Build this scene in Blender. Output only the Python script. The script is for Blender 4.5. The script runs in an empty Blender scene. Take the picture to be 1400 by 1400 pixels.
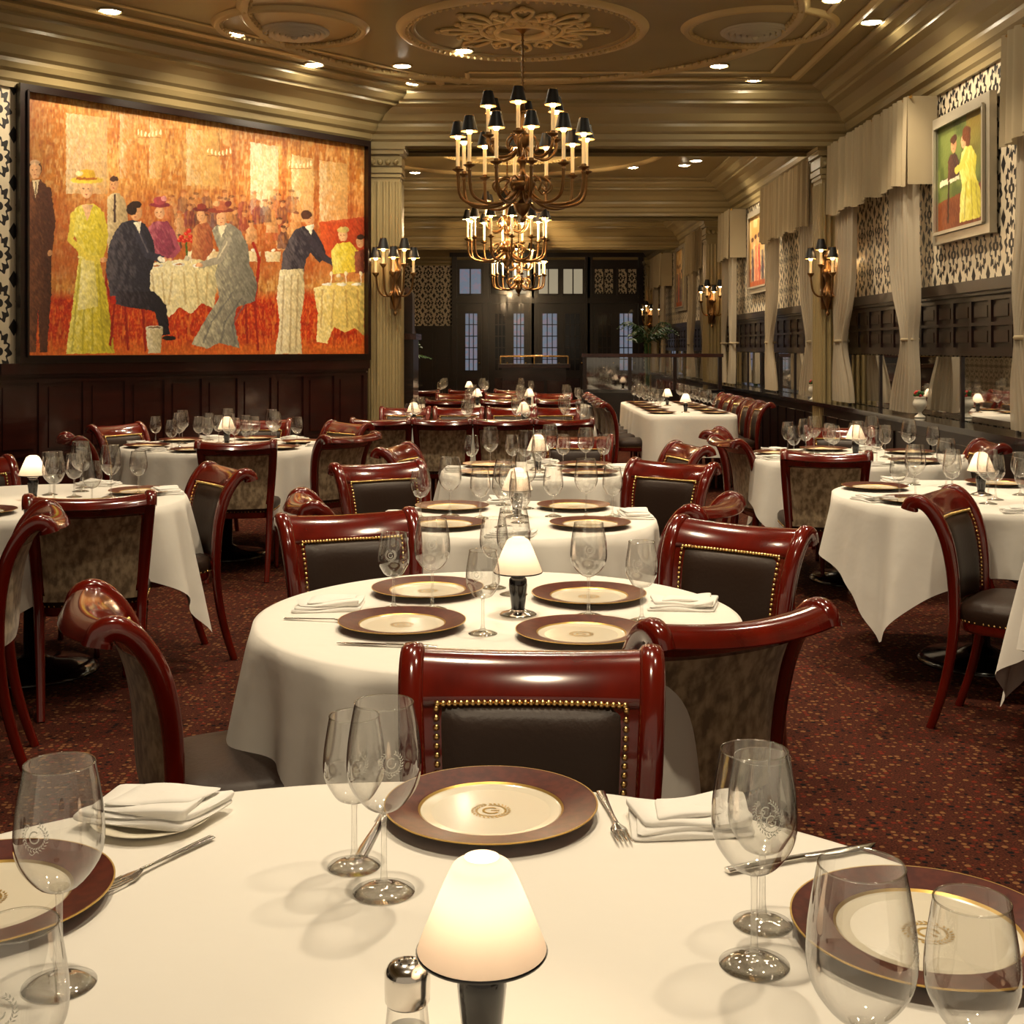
import bpy, math, random
import numpy as np
from mathutils import Vector, Matrix
random.seed(7); rng=np.random.RandomState(5)
S=bpy.context.scene
S.view_settings.view_transform='Standard'
S.view_settings.look='None'
S.view_settings.exposure=0.65
COL=bpy.context.collection
pi=math.pi
# ------------------------------------------------------------------ materials
def newmat(name):
    m=bpy.data.materials.new(name); m.use_nodes=True
    nt=m.node_tree; b=nt.nodes['Principled BSDF']
    return m,nt,b
def mat(name,col,rough=.5,metal=0,coat=0,emis=None,es=0,sheen=0,bump=None,spec=None,var=None):
    m,nt,b=newmat(name)
    b.inputs['Base Color'].default_value=(*col,1)
    b.inputs['Roughness'].default_value=rough
    b.inputs['Metallic'].default_value=metal
    b.inputs['Coat Weight'].default_value=coat
    b.inputs['Coat Roughness'].default_value=.08
    if sheen: b.inputs['Sheen Weight'].default_value=sheen
    if spec is not None: b.inputs['Specular IOR Level'].default_value=spec
    if emis: 
        b.inputs['Emission Color'].default_value=(*emis,1); b.inputs['Emission Strength'].default_value=es
    tc=None
    if bump or var:
        tc=nt.nodes.new('ShaderNodeTexCoord')
    if bump:
        sc,st,dist=bump
        n=nt.nodes.new('ShaderNodeTexNoise'); n.inputs['Scale'].default_value=sc; n.inputs['Detail'].default_value=4
        bp=nt.nodes.new('ShaderNodeBump'); bp.inputs['Strength'].default_value=st; bp.inputs['Distance'].default_value=dist
        nt.links.new(tc.outputs['Object'],n.inputs['Vector']); nt.links.new(n.outputs['Fac'],bp.inputs['Height'])
        nt.links.new(bp.outputs['Normal'],b.inputs['Normal'])
    if var:
        sc,c2,lo,hi=var[:4]
        n=nt.nodes.new('ShaderNodeTexNoise'); n.inputs['Scale'].default_value=sc; n.inputs['Detail'].default_value=5
        mp=nt.nodes.new('ShaderNodeMapping')
        if len(var)>4: mp.inputs['Scale'].default_value=var[4]
        nt.links.new(tc.outputs['Object'],mp.inputs['Vector']); nt.links.new(mp.outputs['Vector'],n.inputs['Vector'])
        r=nt.nodes.new('ShaderNodeValToRGB')
        r.color_ramp.elements[0].position=lo; r.color_ramp.elements[0].color=(*col,1)
        r.color_ramp.elements[1].position=hi; r.color_ramp.elements[1].color=(*c2,1)
        nt.links.new(n.outputs['Fac'],r.inputs['Fac']); nt.links.new(r.outputs['Color'],b.inputs['Base Color'])
    return m
M={}
M['mahog']=mat('mahogany_gloss',(.135,.0065,.0022),.15,coat=.8,var=(5,(.072,.004,.002),.3,.75,(3,3,.8)))
M['leather']=mat('brown_leather',(.027,.0140,.0090),.42,bump=(90,.25,.003),spec=.25)
M['velvet']=mat('taupe_velvet',(.17,.118,.066),.8,sheen=.35,var=(42,(.44,.34,.21),.38,.62,(1,1,.6)))
M['brass']=mat('brass_nail',(.75,.50,.20),.25,1)
M['gold']=mat('gold_line',(.55,.36,.1),.35,.8)
M['bronze']=mat('antique_bronze',(.21,.115,.045),.28,.9)
M['linen']=mat('white_linen',(.80,.77,.71),.85,bump=(3,.38,.03))
M['napk']=mat('napkin_linen',(.84,.82,.78),.8,bump=(30,.3,.004))
M['porc']=mat('ivory_porcelain',(.74,.68,.55),.18,coat=.2)
M['maroon']=mat('maroon_glaze',(.060,.007,.004),.30,spec=.28,var=(60,(.10,.016,.008),.4,.6))
M['steel']=mat('polished_steel',(.75,.72,.68),.15,1)
M['black']=mat('black_lacquer',(.006,.005,.006),.15,coat=.5)
M['blackm']=mat('black_shade',(.005,.005,.006),.45)
M['shadein']=mat('gold_lining',(.9,.6,.25),.4,.3)
M['candle']=mat('ivory_candle_tube',(.78,.64,.38),.5,emis=(1,.62,.25),es=.22)  # faint emission stands in for bulb light falling on the tubes
M['bulb']=mat('warm_bulb',(1,.8,.5),.5,emis=(1,.74,.40),es=20)
M['darkwood']=mat('dark_mahogany_panel',(.015,.0040,.0026),.3,coat=.25,var=(4,(.007,.0025,.002),.35,.7,(1,1,6)))
M['redwood']=mat('red_mahogany_panel',(.036,.0060,.0036),.25,coat=.4,var=(4,(.017,.004,.003),.35,.7,(1,1,6)))
M['ceil']=mat('olive_gold_ceiling',(.290,.212,.088),.28,bump=(.8,.1,.02),var=(1.2,(.22,.160,.064),.3,.7))
M['trim']=mat('olive_cream_trim',(.325,.252,.122),.30)
M['ornam']=mat('gilt_plaster',(.60,.46,.22),.36)
M['vent']=mat('vent_grey',(.50,.46,.36),.45)
M['mirror']=mat('mirror_glass',(.74,.74,.73),.02,1)
M['disc']=mat('downlight_lens',(1,.9,.7),.5,emis=(1,.86,.62),es=80)
M['picframe']=mat('silver_frame',(.42,.38,.30),.35,.4)
M['leaf']=mat('palm_leaf',(.03,.10,.02),.5)
M['red']=mat('red_petals',(.5,.02,.02),.6)
M['pane']=mat('frosted_pane',(.20,.20,.18),.25,emis=(.85,.72,.48),es=.22)
M['leadpane']=mat('leaded_pane',(.12,.16,.22),.15,emis=(.50,.58,.75),es=.16,var=(7,(.34,.12,.12),.45,.6))
M['night']=mat('dark_pane',(.02,.02,.024),.08)
M['salt']=mat('white_salt',(.8,.8,.78),.7)
M['whitecer']=mat('white_ceramic',(.7,.66,.56),.25)

def glassmat():
    m=bpy.data.materials.new('clear_glass'); m.use_nodes=True; nt=m.node_tree; nt.nodes.clear()
    o=nt.nodes.new('ShaderNodeOutputMaterial'); mx=nt.nodes.new('ShaderNodeMixShader')
    tr=nt.nodes.new('ShaderNodeBsdfTransparent'); gl=nt.nodes.new('ShaderNodeBsdfGlossy')
    gl.inputs['Roughness'].default_value=.03; gl.inputs['Color'].default_value=(1,1,1,1)
    lw=nt.nodes.new('ShaderNodeLayerWeight'); lw.inputs['Blend'].default_value=.5
    # thin-walled glass: dark edge outline painted into the tint, growing toward the silhouette
    r=nt.nodes.new('ShaderNodeValToRGB'); r.color_ramp.elements[0].position=.30; r.color_ramp.elements[0].color=(.95,.95,.94,1)
    r.color_ramp.elements[1].position=.92; r.color_ramp.elements[1].color=(.05,.046,.04,1)
    e=r.color_ramp.elements.new(.58); e.color=(.80,.79,.77,1)
    e=r.color_ramp.elements.new(.78); e.color=(.42,.41,.39,1)
    nt.links.new(lw.outputs['Facing'],r.inputs['Fac']); nt.links.new(r.outputs['Color'],tr.inputs['Color'])
    pw=nt.nodes.new('ShaderNodeMath'); pw.operation='POWER'; pw.inputs[1].default_value=2.2
    nt.links.new(lw.outputs['Facing'],pw.inputs[0])
    ma=nt.nodes.new('ShaderNodeMath'); ma.operation='MULTIPLY_ADD'; ma.inputs[1].default_value=.62; ma.inputs[2].default_value=.12; ma.use_clamp=True
    nt.links.new(pw.outputs[0],ma.inputs[0]); nt.links.new(ma.outputs[0],mx.inputs[0])
    nt.links.new(tr.outputs[0],mx.inputs[1]); nt.links.new(gl.outputs[0],mx.inputs[2]); nt.links.new(mx.outputs[0],o.inputs[0])
    return m
M['glass']=glassmat()
def transl(name,col,fac,tfac=0):
    m=bpy.data.materials.new(name); m.use_nodes=True; nt=m.node_tree; nt.nodes.clear()
    o=nt.nodes.new('ShaderNodeOutputMaterial'); mx=nt.nodes.new('ShaderNodeMixShader')
    a=nt.nodes.new('ShaderNodeBsdfDiffuse'); b=nt.nodes.new('ShaderNodeBsdfTranslucent')
    a.inputs[0].default_value=(*col,1); b.inputs[0].default_value=(*col,1); mx.inputs[0].default_value=fac
    nt.links.new(a.outputs[0],mx.inputs[1]); nt.links.new(b.outputs[0],mx.inputs[2])
    out=mx
    if tfac:
        m2=nt.nodes.new('ShaderNodeMixShader'); t=nt.nodes.new('ShaderNodeBsdfTransparent'); m2.inputs[0].default_value=tfac
        nt.links.new(mx.outputs[0],m2.inputs[1]); nt.links.new(t.outputs[0],m2.inputs[2]); out=m2
    nt.links.new(out.outputs[0],o.inputs[0]); return m
M['frost']=transl('frosted_glass_shade',(.72,.61,.52),.35)
M['sheer']=transl('sheer_curtain',(.56,.49,.38),.35,.18)
M['valance']=transl('valance_fabric',(.46,.38,.25),.25)
M['etch']=mat('etched_mark',(.8,.8,.75),.7)

class NG:
    def __init__(s,nt): s.nt=nt
    def m(s,op,a,b=None,c=None,clamp=False):
        n=s.nt.nodes.new('ShaderNodeMath'); n.operation=op; n.use_clamp=clamp
        for i,x in enumerate((a,b,c)):
            if x is None: continue
            if isinstance(x,(int,float)): n.inputs[i].default_value=x
            else: s.nt.links.new(x,n.inputs[i])
        return n.outputs[0]
def wallpaper(name,dx,dy):
    m,nt,b=newmat(name); g=NG(nt); k=g.m
    tc=nt.nodes.new('ShaderNodeTexCoord'); sx=nt.nodes.new('ShaderNodeSeparateXYZ'); nt.links.new(tc.outputs['Object'],sx.inputs[0])
    h=k('ADD',k('MULTIPLY',sx.outputs[0],dx),k('MULTIPLY',sx.outputs[1],dy)); z=sx.outputs[2]
    W,H=.27,.36
    def motif(h,z):
        col=k('DIVIDE',h,W); row0=k('DIVIDE',z,H)
        px=k('MULTIPLY',k('SUBTRACT',k('FRACT',col),.5),W)
        pz=k('MULTIPLY',k('SUBTRACT',k('FRACT',row0),.5),H)
        ex=k('DIVIDE',px,.100); ez=k('DIVIDE',pz,.148)
        q=k('SQRT',k('ADD',k('MULTIPLY',ex,ex),k('MULTIPLY',ez,ez)))
        th=k('ARCTAN2',ez,ex)
        wob=k('MULTIPLY',k('SINE',k('MULTIPLY',th,14)),.10)
        d=k('ABSOLUTE',k('SUBTRACT',k('SUBTRACT',q,.92),wob))
        ring=k('LESS_THAN',d,k('ADD',.15,k('MULTIPLY',k('COSINE',k('MULTIPLY',th,8)),.08)))
        pet=k('LESS_THAN',q,k('ADD',.27,k('MULTIPLY',k('ABSOLUTE',k('COSINE',k('MULTIPLY',th,2))),.25)))
        hole=k('GREATER_THAN',q,.13)
        return k('MAXIMUM',ring,k('MULTIPLY',pet,hole))
    a=motif(h,z)
    ax=k('ABSOLUTE',k('MULTIPLY',k('SUBTRACT',k('FRACT',k('ADD',k('DIVIDE',h,W),.5)),.5),W)); az=k('ABSOLUTE',k('MULTIPLY',k('SUBTRACT',k('FRACT',k('ADD',k('DIVIDE',z,H),.5)),.5),H))
    dia=k('LESS_THAN',k('ADD',k('DIVIDE',ax,.040),k('DIVIDE',az,.066)),1)
    fac=k('MAXIMUM',a,dia)
    mx=nt.nodes.new('ShaderNodeMix'); mx.data_type='RGBA'
    nt.links.new(fac,mx.inputs['Factor']); mx.inputs['A'].default_value=(.70,.61,.45,1); mx.inputs['B'].default_value=(.012,.010,.010,1)
    nt.links.new(mx.outputs['Result'],b.inputs['Base Color']); b.inputs['Roughness'].default_value=.5
    return m
M['wpR']=wallpaper('damask_wallpaper_side',0,1)
M['wpB']=wallpaper('damask_wallpaper_end',1,0)
M['wpD']=wallpaper('damask_wallpaper_angle',1,0)
def carpet():
    m,nt,b=newmat('patterned_carpet'); g=NG(nt); k=g.m
    tc=nt.nodes.new('ShaderNodeTexCoord')
    v=nt.nodes.new('ShaderNodeTexVoronoi'); v.inputs['Scale'].default_value=46; v.inputs['Randomness'].default_value=.5
    nt.links.new(tc.outputs['Object'],v.inputs['Vector'])
    sp=nt.nodes.new('ShaderNodeSeparateColor'); nt.links.new(v.outputs['Color'],sp.inputs[0])
    dot=k('LESS_THAN',v.outputs['Distance'],k('MULTIPLY',sp.outputs[0],.46))
    r=nt.nodes.new('ShaderNodeValToRGB'); cr=r.color_ramp; cr.interpolation='CONSTANT'
    cr.elements[0].color=(.18,.080,.032,1); cr.elements[1].position=.42; cr.elements[1].color=(.008,.005,.005,1)
    e=cr.elements.new(.72); e.color=(.13,.018,.009,1)
    nt.links.new(sp.outputs[1],r.inputs[0])
    n=nt.nodes.new('ShaderNodeTexNoise'); n.inputs['Scale'].default_value=160
    r2=nt.nodes.new('ShaderNodeValToRGB'); r2.color_ramp.elements[0].color=(.026,.007,.0045,1); r2.color_ramp.elements[1].color=(.085,.022,.012,1)
    r2.color_ramp.elements[0].position=.35; r2.color_ramp.elements[1].position=.65
    nt.links.new(tc.outputs['Object'],n.inputs['Vector']); nt.links.new(n.outputs['Fac'],r2.inputs[0])
    mx=nt.nodes.new('ShaderNodeMix'); mx.data_type='RGBA'; nt.links.new(dot,mx.inputs['Factor'])
    nt.links.new(r2.outputs[0],mx.inputs['A']); nt.links.new(r.outputs[0],mx.inputs['B'])
    nt.links.new(mx.outputs['Result'],b.inputs['Base Color']); b.inputs['Roughness'].default_value=.95; b.inputs['Specular IOR Level'].default_value=.1
    bp=nt.nodes.new('ShaderNodeBump'); bp.inputs['Strength'].default_value=.4; bp.inputs['Distance'].default_value=.004
    nt.links.new(n.outputs['Fac'],bp.inputs['Height']); nt.links.new(bp.outputs['Normal'],b.inputs['Normal'])
    return m
M['carpet']=carpet()
def paintmat(name):
    m,nt,b=newmat(name); a=nt.nodes.new('ShaderNodeAttribute'); a.attribute_name='paint'
    nt.links.new(a.outputs['Color'],b.inputs['Base Color']); b.inputs['Roughness'].default_value=.5
    tc=nt.nodes.new('ShaderNodeTexCoord'); n=nt.nodes.new('ShaderNodeTexNoise'); n.inputs['Scale'].default_value=40
    bp=nt.nodes.new('ShaderNodeBump'); bp.inputs['Strength'].default_value=.25; bp.inputs['Distance'].default_value=.01
    nt.links.new(tc.outputs['Object'],n.inputs['Vector']); nt.links.new(n.outputs['Fac'],bp.inputs['Height']); nt.links.new(bp.outputs['Normal'],b.inputs['Normal'])
    return m
M['oil']=paintmat('oil_paint_canvas')

# ------------------------------------------------------------------ mesh builder
class MB:
    def __init__(s): s.v=[]; s.f=[]; s.m=[]; s.sm=[]; s.mats=[]
    def mi(s,k):
        if k not in s.mats: s.mats.append(k)
        return s.mats.index(k)
    def add(s,vs,fs,k,smooth=True):
        o=len(s.v); s.v+= [tuple(x) for x in vs]; i=s.mi(k)
        for f in fs: s.f.append(tuple(o+j for j in f)); s.m.append(i); s.sm.append(smooth)
    def grid(s,rows,k,cu=False,cv=False,smooth=True,flip=False):
        nr=len(rows); nc=len(rows[0]); vs=[p for r in rows for p in r]; fs=[]
        for i in range(nr if cv else nr-1):
            for j in range(nc if cu else nc-1):
                a=i*nc+j; b=i*nc+(j+1)%nc; c=((i+1)%nr)*nc+(j+1)%nc; d=((i+1)%nr)*nc+j
                fs.append((a,d,c,b) if flip else (a,b,c,d))
        s.add(vs,fs,k,smooth)
    def lathe(s,prof,n,k,c=(0,0,0),ks=None,sc=1):
        rows=[]
        for r,z in prof:
            rows.append([(c[0]+sc*r*math.cos(2*pi*j/n),c[1]+sc*r*math.sin(2*pi*j/n),c[2]+sc*z) for j in range(n)])
        if ks is None: s.grid(rows,k,cu=True)
        else:
            for i in range(len(rows)-1): s.grid(rows[i:i+2],ks[i],cu=True)
    def tube(s,path,rad,k,n=8,side=None,rad2=None,cap=True,power=1.0):
        path=[Vector(p) for p in path]; L=len(path)
        if not isinstance(rad,(list,tuple)): rad=[rad]*L
        if rad2 is None: rad2=rad
        elif not isinstance(rad2,(list,tuple)): rad2=[rad2]*L
        rows=[]; prev=None
        for i,p in enumerate(path):
            t=(path[min(i+1,L-1)]-path[max(i-1,0)]).normalized()
            if side is not None: a=Vector(side); a=(a-t*a.dot(t)).normalized()
            else:
                if prev is None:
                    a=Vector((1,0,0)) if abs(t.x)<.9 else Vector((0,1,0))
                else: a=prev
                a=(a-t*a.dot(t)).normalized()
            prev=a; b=t.cross(a)
            row=[]
            for j in range(n):
                c=math.cos(2*pi*j/n); d=math.sin(2*pi*j/n)
                if power!=1: c=math.copysign(abs(c)**power,c); d=math.copysign(abs(d)**power,d)
                row.append(p+a*rad[i]*c+b*rad2[i]*d)
            rows.append(row)
        s.grid(rows,k,cu=True)
        if cap:
            s.add(rows[0],[tuple(range(n))[::-1]],k); s.add(rows[-1],[tuple(range(n))],k)
    def box(s,c,sz,k,rz=0,smooth=False,bev=0):
        x,y,z=[q/2 for q in sz]; ca,sa=math.cos(rz),math.sin(rz)
        vs=[]
        for dz in (-z,z):
            for dx,dy in ((-x,-y),(x,-y),(x,y),(-x,y)):
                vs.append((c[0]+dx*ca-dy*sa,c[1]+dx*sa+dy*ca,c[2]+dz))
        s.add(vs,[(0,3,2,1),(4,5,6,7),(0,1,5,4),(1,2,6,5),(2,3,7,6),(3,0,4,7)],k,smooth)
    def ball(s,c,r,k,nu=8,nv=5,sc=(1,1,1)):
        rows=[]
        for i in range(nv+1):
            a=-pi/2+pi*i/nv
            rows.append([(c[0]+sc[0]*r*math.cos(a)*math.cos(2*pi*j/nu),c[1]+sc[1]*r*math.cos(a)*math.sin(2*pi*j/nu),c[2]+sc[2]*r*math.sin(a)) for j in range(nu)])
        s.grid(rows,k,cu=True)
    def mesh(s,name):
        me=bpy.data.meshes.new(name); me.from_pydata(s.v,[],s.f)
        for k in s.mats: me.materials.append(M[k])
        me.polygons.foreach_set('material_index',s.m); me.polygons.foreach_set('use_smooth',s.sm)
        me.update(); return me
def put(me,name,loc=(0,0,0),rz=0,parent=None,rot=None):
    o=bpy.data.objects.new(name,me); COL.objects.link(o); o.location=loc
    o.rotation_euler=rot if rot else (0,0,rz)
    if parent: o.parent=parent
    return o
def obj(mb,name,**k): return put(mb.mesh(name),name,**k)
def empty(name,loc=(0,0,0),rz=0):
    o=bpy.data.objects.new(name,None); o.empty_display_size=.1; COL.objects.link(o); o.location=loc; o.rotation_euler=(0,0,rz); return o
def light(kind,name,loc,power,col=(1,.78,.48),parent=None,rad=.03,spot=None,aim=None,blend=.6):
    l=bpy.data.lights.new(name,kind); l.energy=power; l.color=col
    l.shadow_soft_size=rad
    if kind=='SPOT': l.spot_size=math.radians(spot); l.spot_blend=blend
    o=bpy.data.objects.new(name,l); COL.objects.link(o); o.location=loc
    if aim: 
        d=Vector(aim)-Vector(loc); o.rotation_euler=d.to_track_quat('-Z','Y').to_euler()
    if parent: o.parent=parent
    return o
def interp(pts,n):
    P=[Vector(p) for p in pts]; out=[]
    for i in range(len(P)-1):
        p0=P[max(i-1,0)];p1=P[i];p2=P[i+1];p3=P[min(i+2,len(P)-1)]
        for j in range(n):
            t=j/n; out.append(.5*((2*p1)+(-p0+p2)*t+(2*p0-5*p1+4*p2-p3)*t*t+(-p0+3*p1-3*p2+p3)*t**3))
    out.append(P[-1]); return out

# ------------------------------------------------------------------ dining chair (faces local +Y)
def chair_mesh():
    b=MB()
    prof=interp([(0,-.212,.42),(0,-.212,.52),(0,-.219,.62),(0,-.236,.71),(0,-.262,.775),(0,-.298,.825),(0,-.334,.846),(0,-.362,.836),(0,-.370,.814)],4)
    leg=interp([(0,-.305,0),(0,-.262,.13),(0,-.228,.28),(0,-.212,.42)],4)
    def w(z): return .190+.030*max(0,(z-.42))/.42
    n=len(prof)
    for sg in (-1,1):
        path=[(sg*(.178+.012*p.z/.42),p.y,p.z) for p in leg[:-1]]+[(sg*w(p.z),p.y,p.z) for p in prof]
        L=len(path); rx=[];ry=[]
        for i in range(L):
            t=i/(L-1)
            rx.append(.016+.008*min(1,t*2)); ry.append(.016+.008*min(1,t*1.8)+(.008*max(0,(t-.72)/.28)))
        b.tube(path,rx,'mahog',n=12,side=(1,0,0),rad2=ry,power=.7)
    def bp(u,i,off):
        p=prof[i]; t=(prof[min(i+1,n-1)]-prof[max(i-1,0)]).normalized(); nn=Vector((0,t.z,-t.y))
        q=p+nn*off; return (u*w(p.z), q.y-.034*(1-u*u), q.z-.012*(1-u*u)*max(0,(p.z-.74))/.1)
    def zi(z):
        return min(range(int(n*.75)),key=lambda i:abs(prof[i].z-z))
    U=[-1+2*j/16 for j in range(17)]
    i0=zi(.776); loop=[(i,.015+(.011*max(0,(i-n+9)/8))) for i in range(i0,n)]+[(i,-(.015+.009*max(0,(i-n+9)/8))) for i in range(n-1,i0-1,-1)]
    rows=[[bp(u,i,o) for u in U] for i,o in loop]
    b.grid(rows,'mahog',cv=True)
    ia=zi(.46); loop=[(i,.010) for i in range(ia,i0+2)]+[(i,-.010) for i in range(i0+1,ia-1,-1)]
    b.grid([[bp(u,i,o) for u in U] for i,o in loop],'mahog',cv=True)
    UL=[-.76+1.52*j/16 for j in range(17)]; ib=zi(.50); ic=i0+1
    def pad(k,base,puff,lo,hi,UU,um,sgn):
        rows=[]
        for i in range(lo,hi+1):
            vv=2*(i-lo)/(hi-lo)-1; row=[]
            for u in UU:
                e=(1-abs(u/um)**6)*(1-abs(vv)**6)
                row.append(bp(u,i,sgn*(base+puff*e)))
            rows.append(row)
        b.grid(rows,k)
    pad('leather',.009,.020,ib-1,ic-1,UL,.76,1)
    UV=[-.90+1.8*j/16 for j in range(17)]
    pad('velvet',.009,.011,ia-1 if ia>0 else 0,ic,UV,.90,-1)
    for i in range(17*2-1):
        u=-.78+1.56*i/32; p=bp(u,ic-1,.016); b.ball(p,.0062,'brass',6,4)
    for sg in (-1,1):
        zz=prof[ib].z
        while zz<prof[ic-1].z:
            i=zi(zz); j=i if prof[i].z<=zz else i-1; f=(zz-prof[j].z)/(prof[j+1].z-prof[j].z+1e-6)
            A=Vector(bp(sg*.79,j,.014)); B=Vector(bp(sg*.79,j+1,.014)); b.ball(A.lerp(B,f),.0062,'brass',6,4); zz+=.0145
    def ring(s,z,N=40):
        r=[]
        for j in range(N):
            a=2*pi*j/N; c,d=math.cos(a),math.sin(a)
            x=math.copysign(abs(c)**.35,c); y=math.copysign(abs(d)**.35,d)
            hw=.222+.022*y; r.append((x*hw*s,.015+y*.225*s,z))
        return r
    b.grid([ring(.97,.375),ring(1.0,.385),ring(1.0,.41)],'mahog',cu=True)
    b.grid([ring(1.0,.41),ring(1.03,.43),ring(1.03,.455),ring(.98,.474),ring(.85,.486),ring(.6,.494),ring(.3,.498),ring(.01,.499)],'leather',cu=True)
    b.grid([ring(.01,.375),ring(.97,.375)],'mahog',cu=True)
    R=ring(1.015,.416,40)
    for j in range(40):
        p=Vector(R[j]); q=Vector(R[(j+1)%40]); m=max(1,int((q-p).length/.018))
        for t in range(m): b.ball(p.lerp(q,t/m),.005,'brass',5,3)
    for sg in (-1,1):
        b.lathe([(0.001,0),(.013,.002),(.014,.02),(.012,.03),(.017,.20),(.021,.29),(.024,.30),(.019,.31),(.025,.325),(.025,.335),(.019,.345),(.024,.36),(.024,.385)],12,'mahog',c=(sg*.205,.20,0))
    return b.mesh('dining_chair')
CH=chair_mesh()
def chair(x,y,phi):
    a=math.radians(phi); return put(CH,'dining_chair',(x+.29*math.cos(a),y+.29*math.sin(a),0),rz=a-pi/2)

# ------------------------------------------------------------------ tables
TZ=.752
def table(x,y,rx,ry=None,rot=45,n=2,side_drop=.25,corner=.33,seed=0):
    ry=ry or rx; r_=random.Random(seed)
    e=empty('dining_table',(x,y,0))
    N=240; b=MB()
    def rho(t,RX,RY):
        return ((abs(math.cos(t))/RX)**n+(abs(math.sin(t))/RY)**n)**(-1/n)
    ph=[r_.uniform(0,6.28) for _ in range(4)]
    def col(t):
        if n==2:
            a=t-math.radians(rot)+pi/4; mxx=max(abs(math.cos(a)),abs(math.sin(a))); c=(1/mxx-1)/.414
        else:
            cx=abs(math.cos(t))*rho(t,rx,ry)/rx; cy=abs(math.sin(t))*rho(t,rx,ry)/ry; c=max(0,(min(cx,cy)-.55)/.45)**1.3
        return c
    rows=[]
    for s in (.002,.35,.7,.92,.985):
        rows.append([(s*rho(2*pi*j/N,rx,ry)*math.cos(2*pi*j/N),s*rho(2*pi*j/N,rx,ry)*math.sin(2*pi*j/N),TZ) for j in range(N)])
    rows.append([((rho(2*pi*j/N,rx,ry)+.004)*math.cos(2*pi*j/N),(rho(2*pi*j/N,rx,ry)+.004)*math.sin(2*pi*j/N),TZ-.004) for j in range(N)])
    K=14
    for i in range(1,K+1):
        t=i/K; row=[]
        for j in range(N):
            a=2*pi*j/N; c=col(a); L=side_drop+corner*c
            f=math.sin(9*a+ph[0]+.9*math.sin(2*a+ph[1]))+.6*math.sin(17*a+ph[2]+math.sin(3*a))
            fold=max(0,c-.25)*math.cos(26*(a))*.040
            rr=rho(a,rx,ry)+.010+t*(.026+.07*c)+(t**.8)*(.032*f*(1-.4*c)+fold)
            row.append((rr*math.cos(a),rr*math.sin(a),TZ-.012-L*t*.98))
        rows.append(row)
    b.grid(rows,'linen',cu=True)
    obj(b,'tablecloth',parent=e)
    t=MB(); rows=[]
    for s,z in ((.01,.722),(.97,.722),(.98,.735),(.97,.746),(.01,.746)):
        rows.append([(s*rho(2*pi*j/64,rx,ry)*math.cos(2*pi*j/64),s*rho(2*pi*j/64,rx,ry)*math.sin(2*pi*j/64),z) for j in range(64)])
    t.grid(rows,'darkwood',cu=True)
    t.lathe([(.28,0),(.28,.012),(.25,.03),(.10,.05),(.04,.08),(.035,.60),(.05,.68),(.2,.70),(.2,.722)],32,'black')
    obj(t,'pedestal_top',parent=e)
    return e

def glass_prof(h,rb,rr,rf):
    return [(.002,.003),(rf*.6,.002),(rf,.0),(rf,.0015),(rf*.6,.006),(.008,.010),(.0042,.02),(.0036,.05),(.0038,.40*h),(.008,.425*h),(.022,.455*h),(rb*.80,.53*h),(rb*.96,.60*h),(rb,.68*h),(rb*.97,.78*h),(rb*.89,.89*h),(rr,h)]
def smoothprof(p,n=3):
    return [(max(q.x,.0005),q.y) for q in interp([(a,c,0) for a,c in p],n)]
def glass_mesh(name,h,rb,rr,rf,n=40,mark=False):
    b=MB(); p=glass_prof(h,rb,rr,rf); pp=smoothprof(p[4:],3)
    b.lathe(p[:5]+pp[1:],n,'glass')
    b.tube([(rr*math.cos(a),rr*math.sin(a),h) for a in [2*pi*i/n for i in range(n+1)]],.0009,'glass',n=5,cap=False)
    if mark:
        def rz(z):
            for i in range(len(pp)-1):
                if pp[i][1]<=z<=pp[i+1][1]:
                    f=(z-pp[i][1])/(pp[i+1][1]-pp[i][1]+1e-9); return pp[i][0]*(1-f)+pp[i+1][0]*f
            return rb
        zc=.74*h; 
        def on(x,z): r=rz(zc+z)+.0004; a=-pi/2+x/r; return (r*math.cos(a),r*math.sin(a),zc+z)
        R=.0125
        for i in range(22):
            a=math.radians(120+ i*300/21)
            c=(R*math.cos(a),R*math.sin(a)); s=.0022
            for tt in (-.7,.7):
                d=(math.cos(a+pi/2+tt),math.sin(a+pi/2+tt)); nn=(-d[1],d[0])
                q=[on(c[0],c[1]),on(c[0]+d[0]*s+nn[0]*s*.35,c[1]+d[1]*s+nn[1]*s*.35),on(c[0]+d[0]*s*2,c[1]+d[1]*s*2),on(c[0]+d[0]*s-nn[0]*s*.35,c[1]+d[1]*s-nn[1]*s*.35)]
                b.add(q,[(0,1,2,3)],'etch')
        pts=[(.006*math.cos(math.radians(t)),.0065*math.sin(math.radians(t))) for t in range(50,331,20)]+[(.0058,0),(.001,0)]
        b.grid([[on(x*s_,z*s_) for x,z in pts] for s_ in (1,.78)],'etch')
        pts=[(-.004+.008*t/6,-.0165-.002*math.sin(t)) for t in range(7)]
        b.grid([[on(x*1.3,z+o) for x,z in pts] for o in (0,.0012)],'etch')
    return b.mesh(name)
GW=glass_mesh('wine_glass',.232,.046,.036,.038,mark=True)
GS=glass_mesh('water_goblet',.194,.040,.032,.034,mark=True)
GWl=glass_mesh('wine_glass_plain',.232,.046,.036,.038,n=20)
GSl=glass_mesh('water_goblet_plain',.194,.040,.032,.034,n=20)
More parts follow.
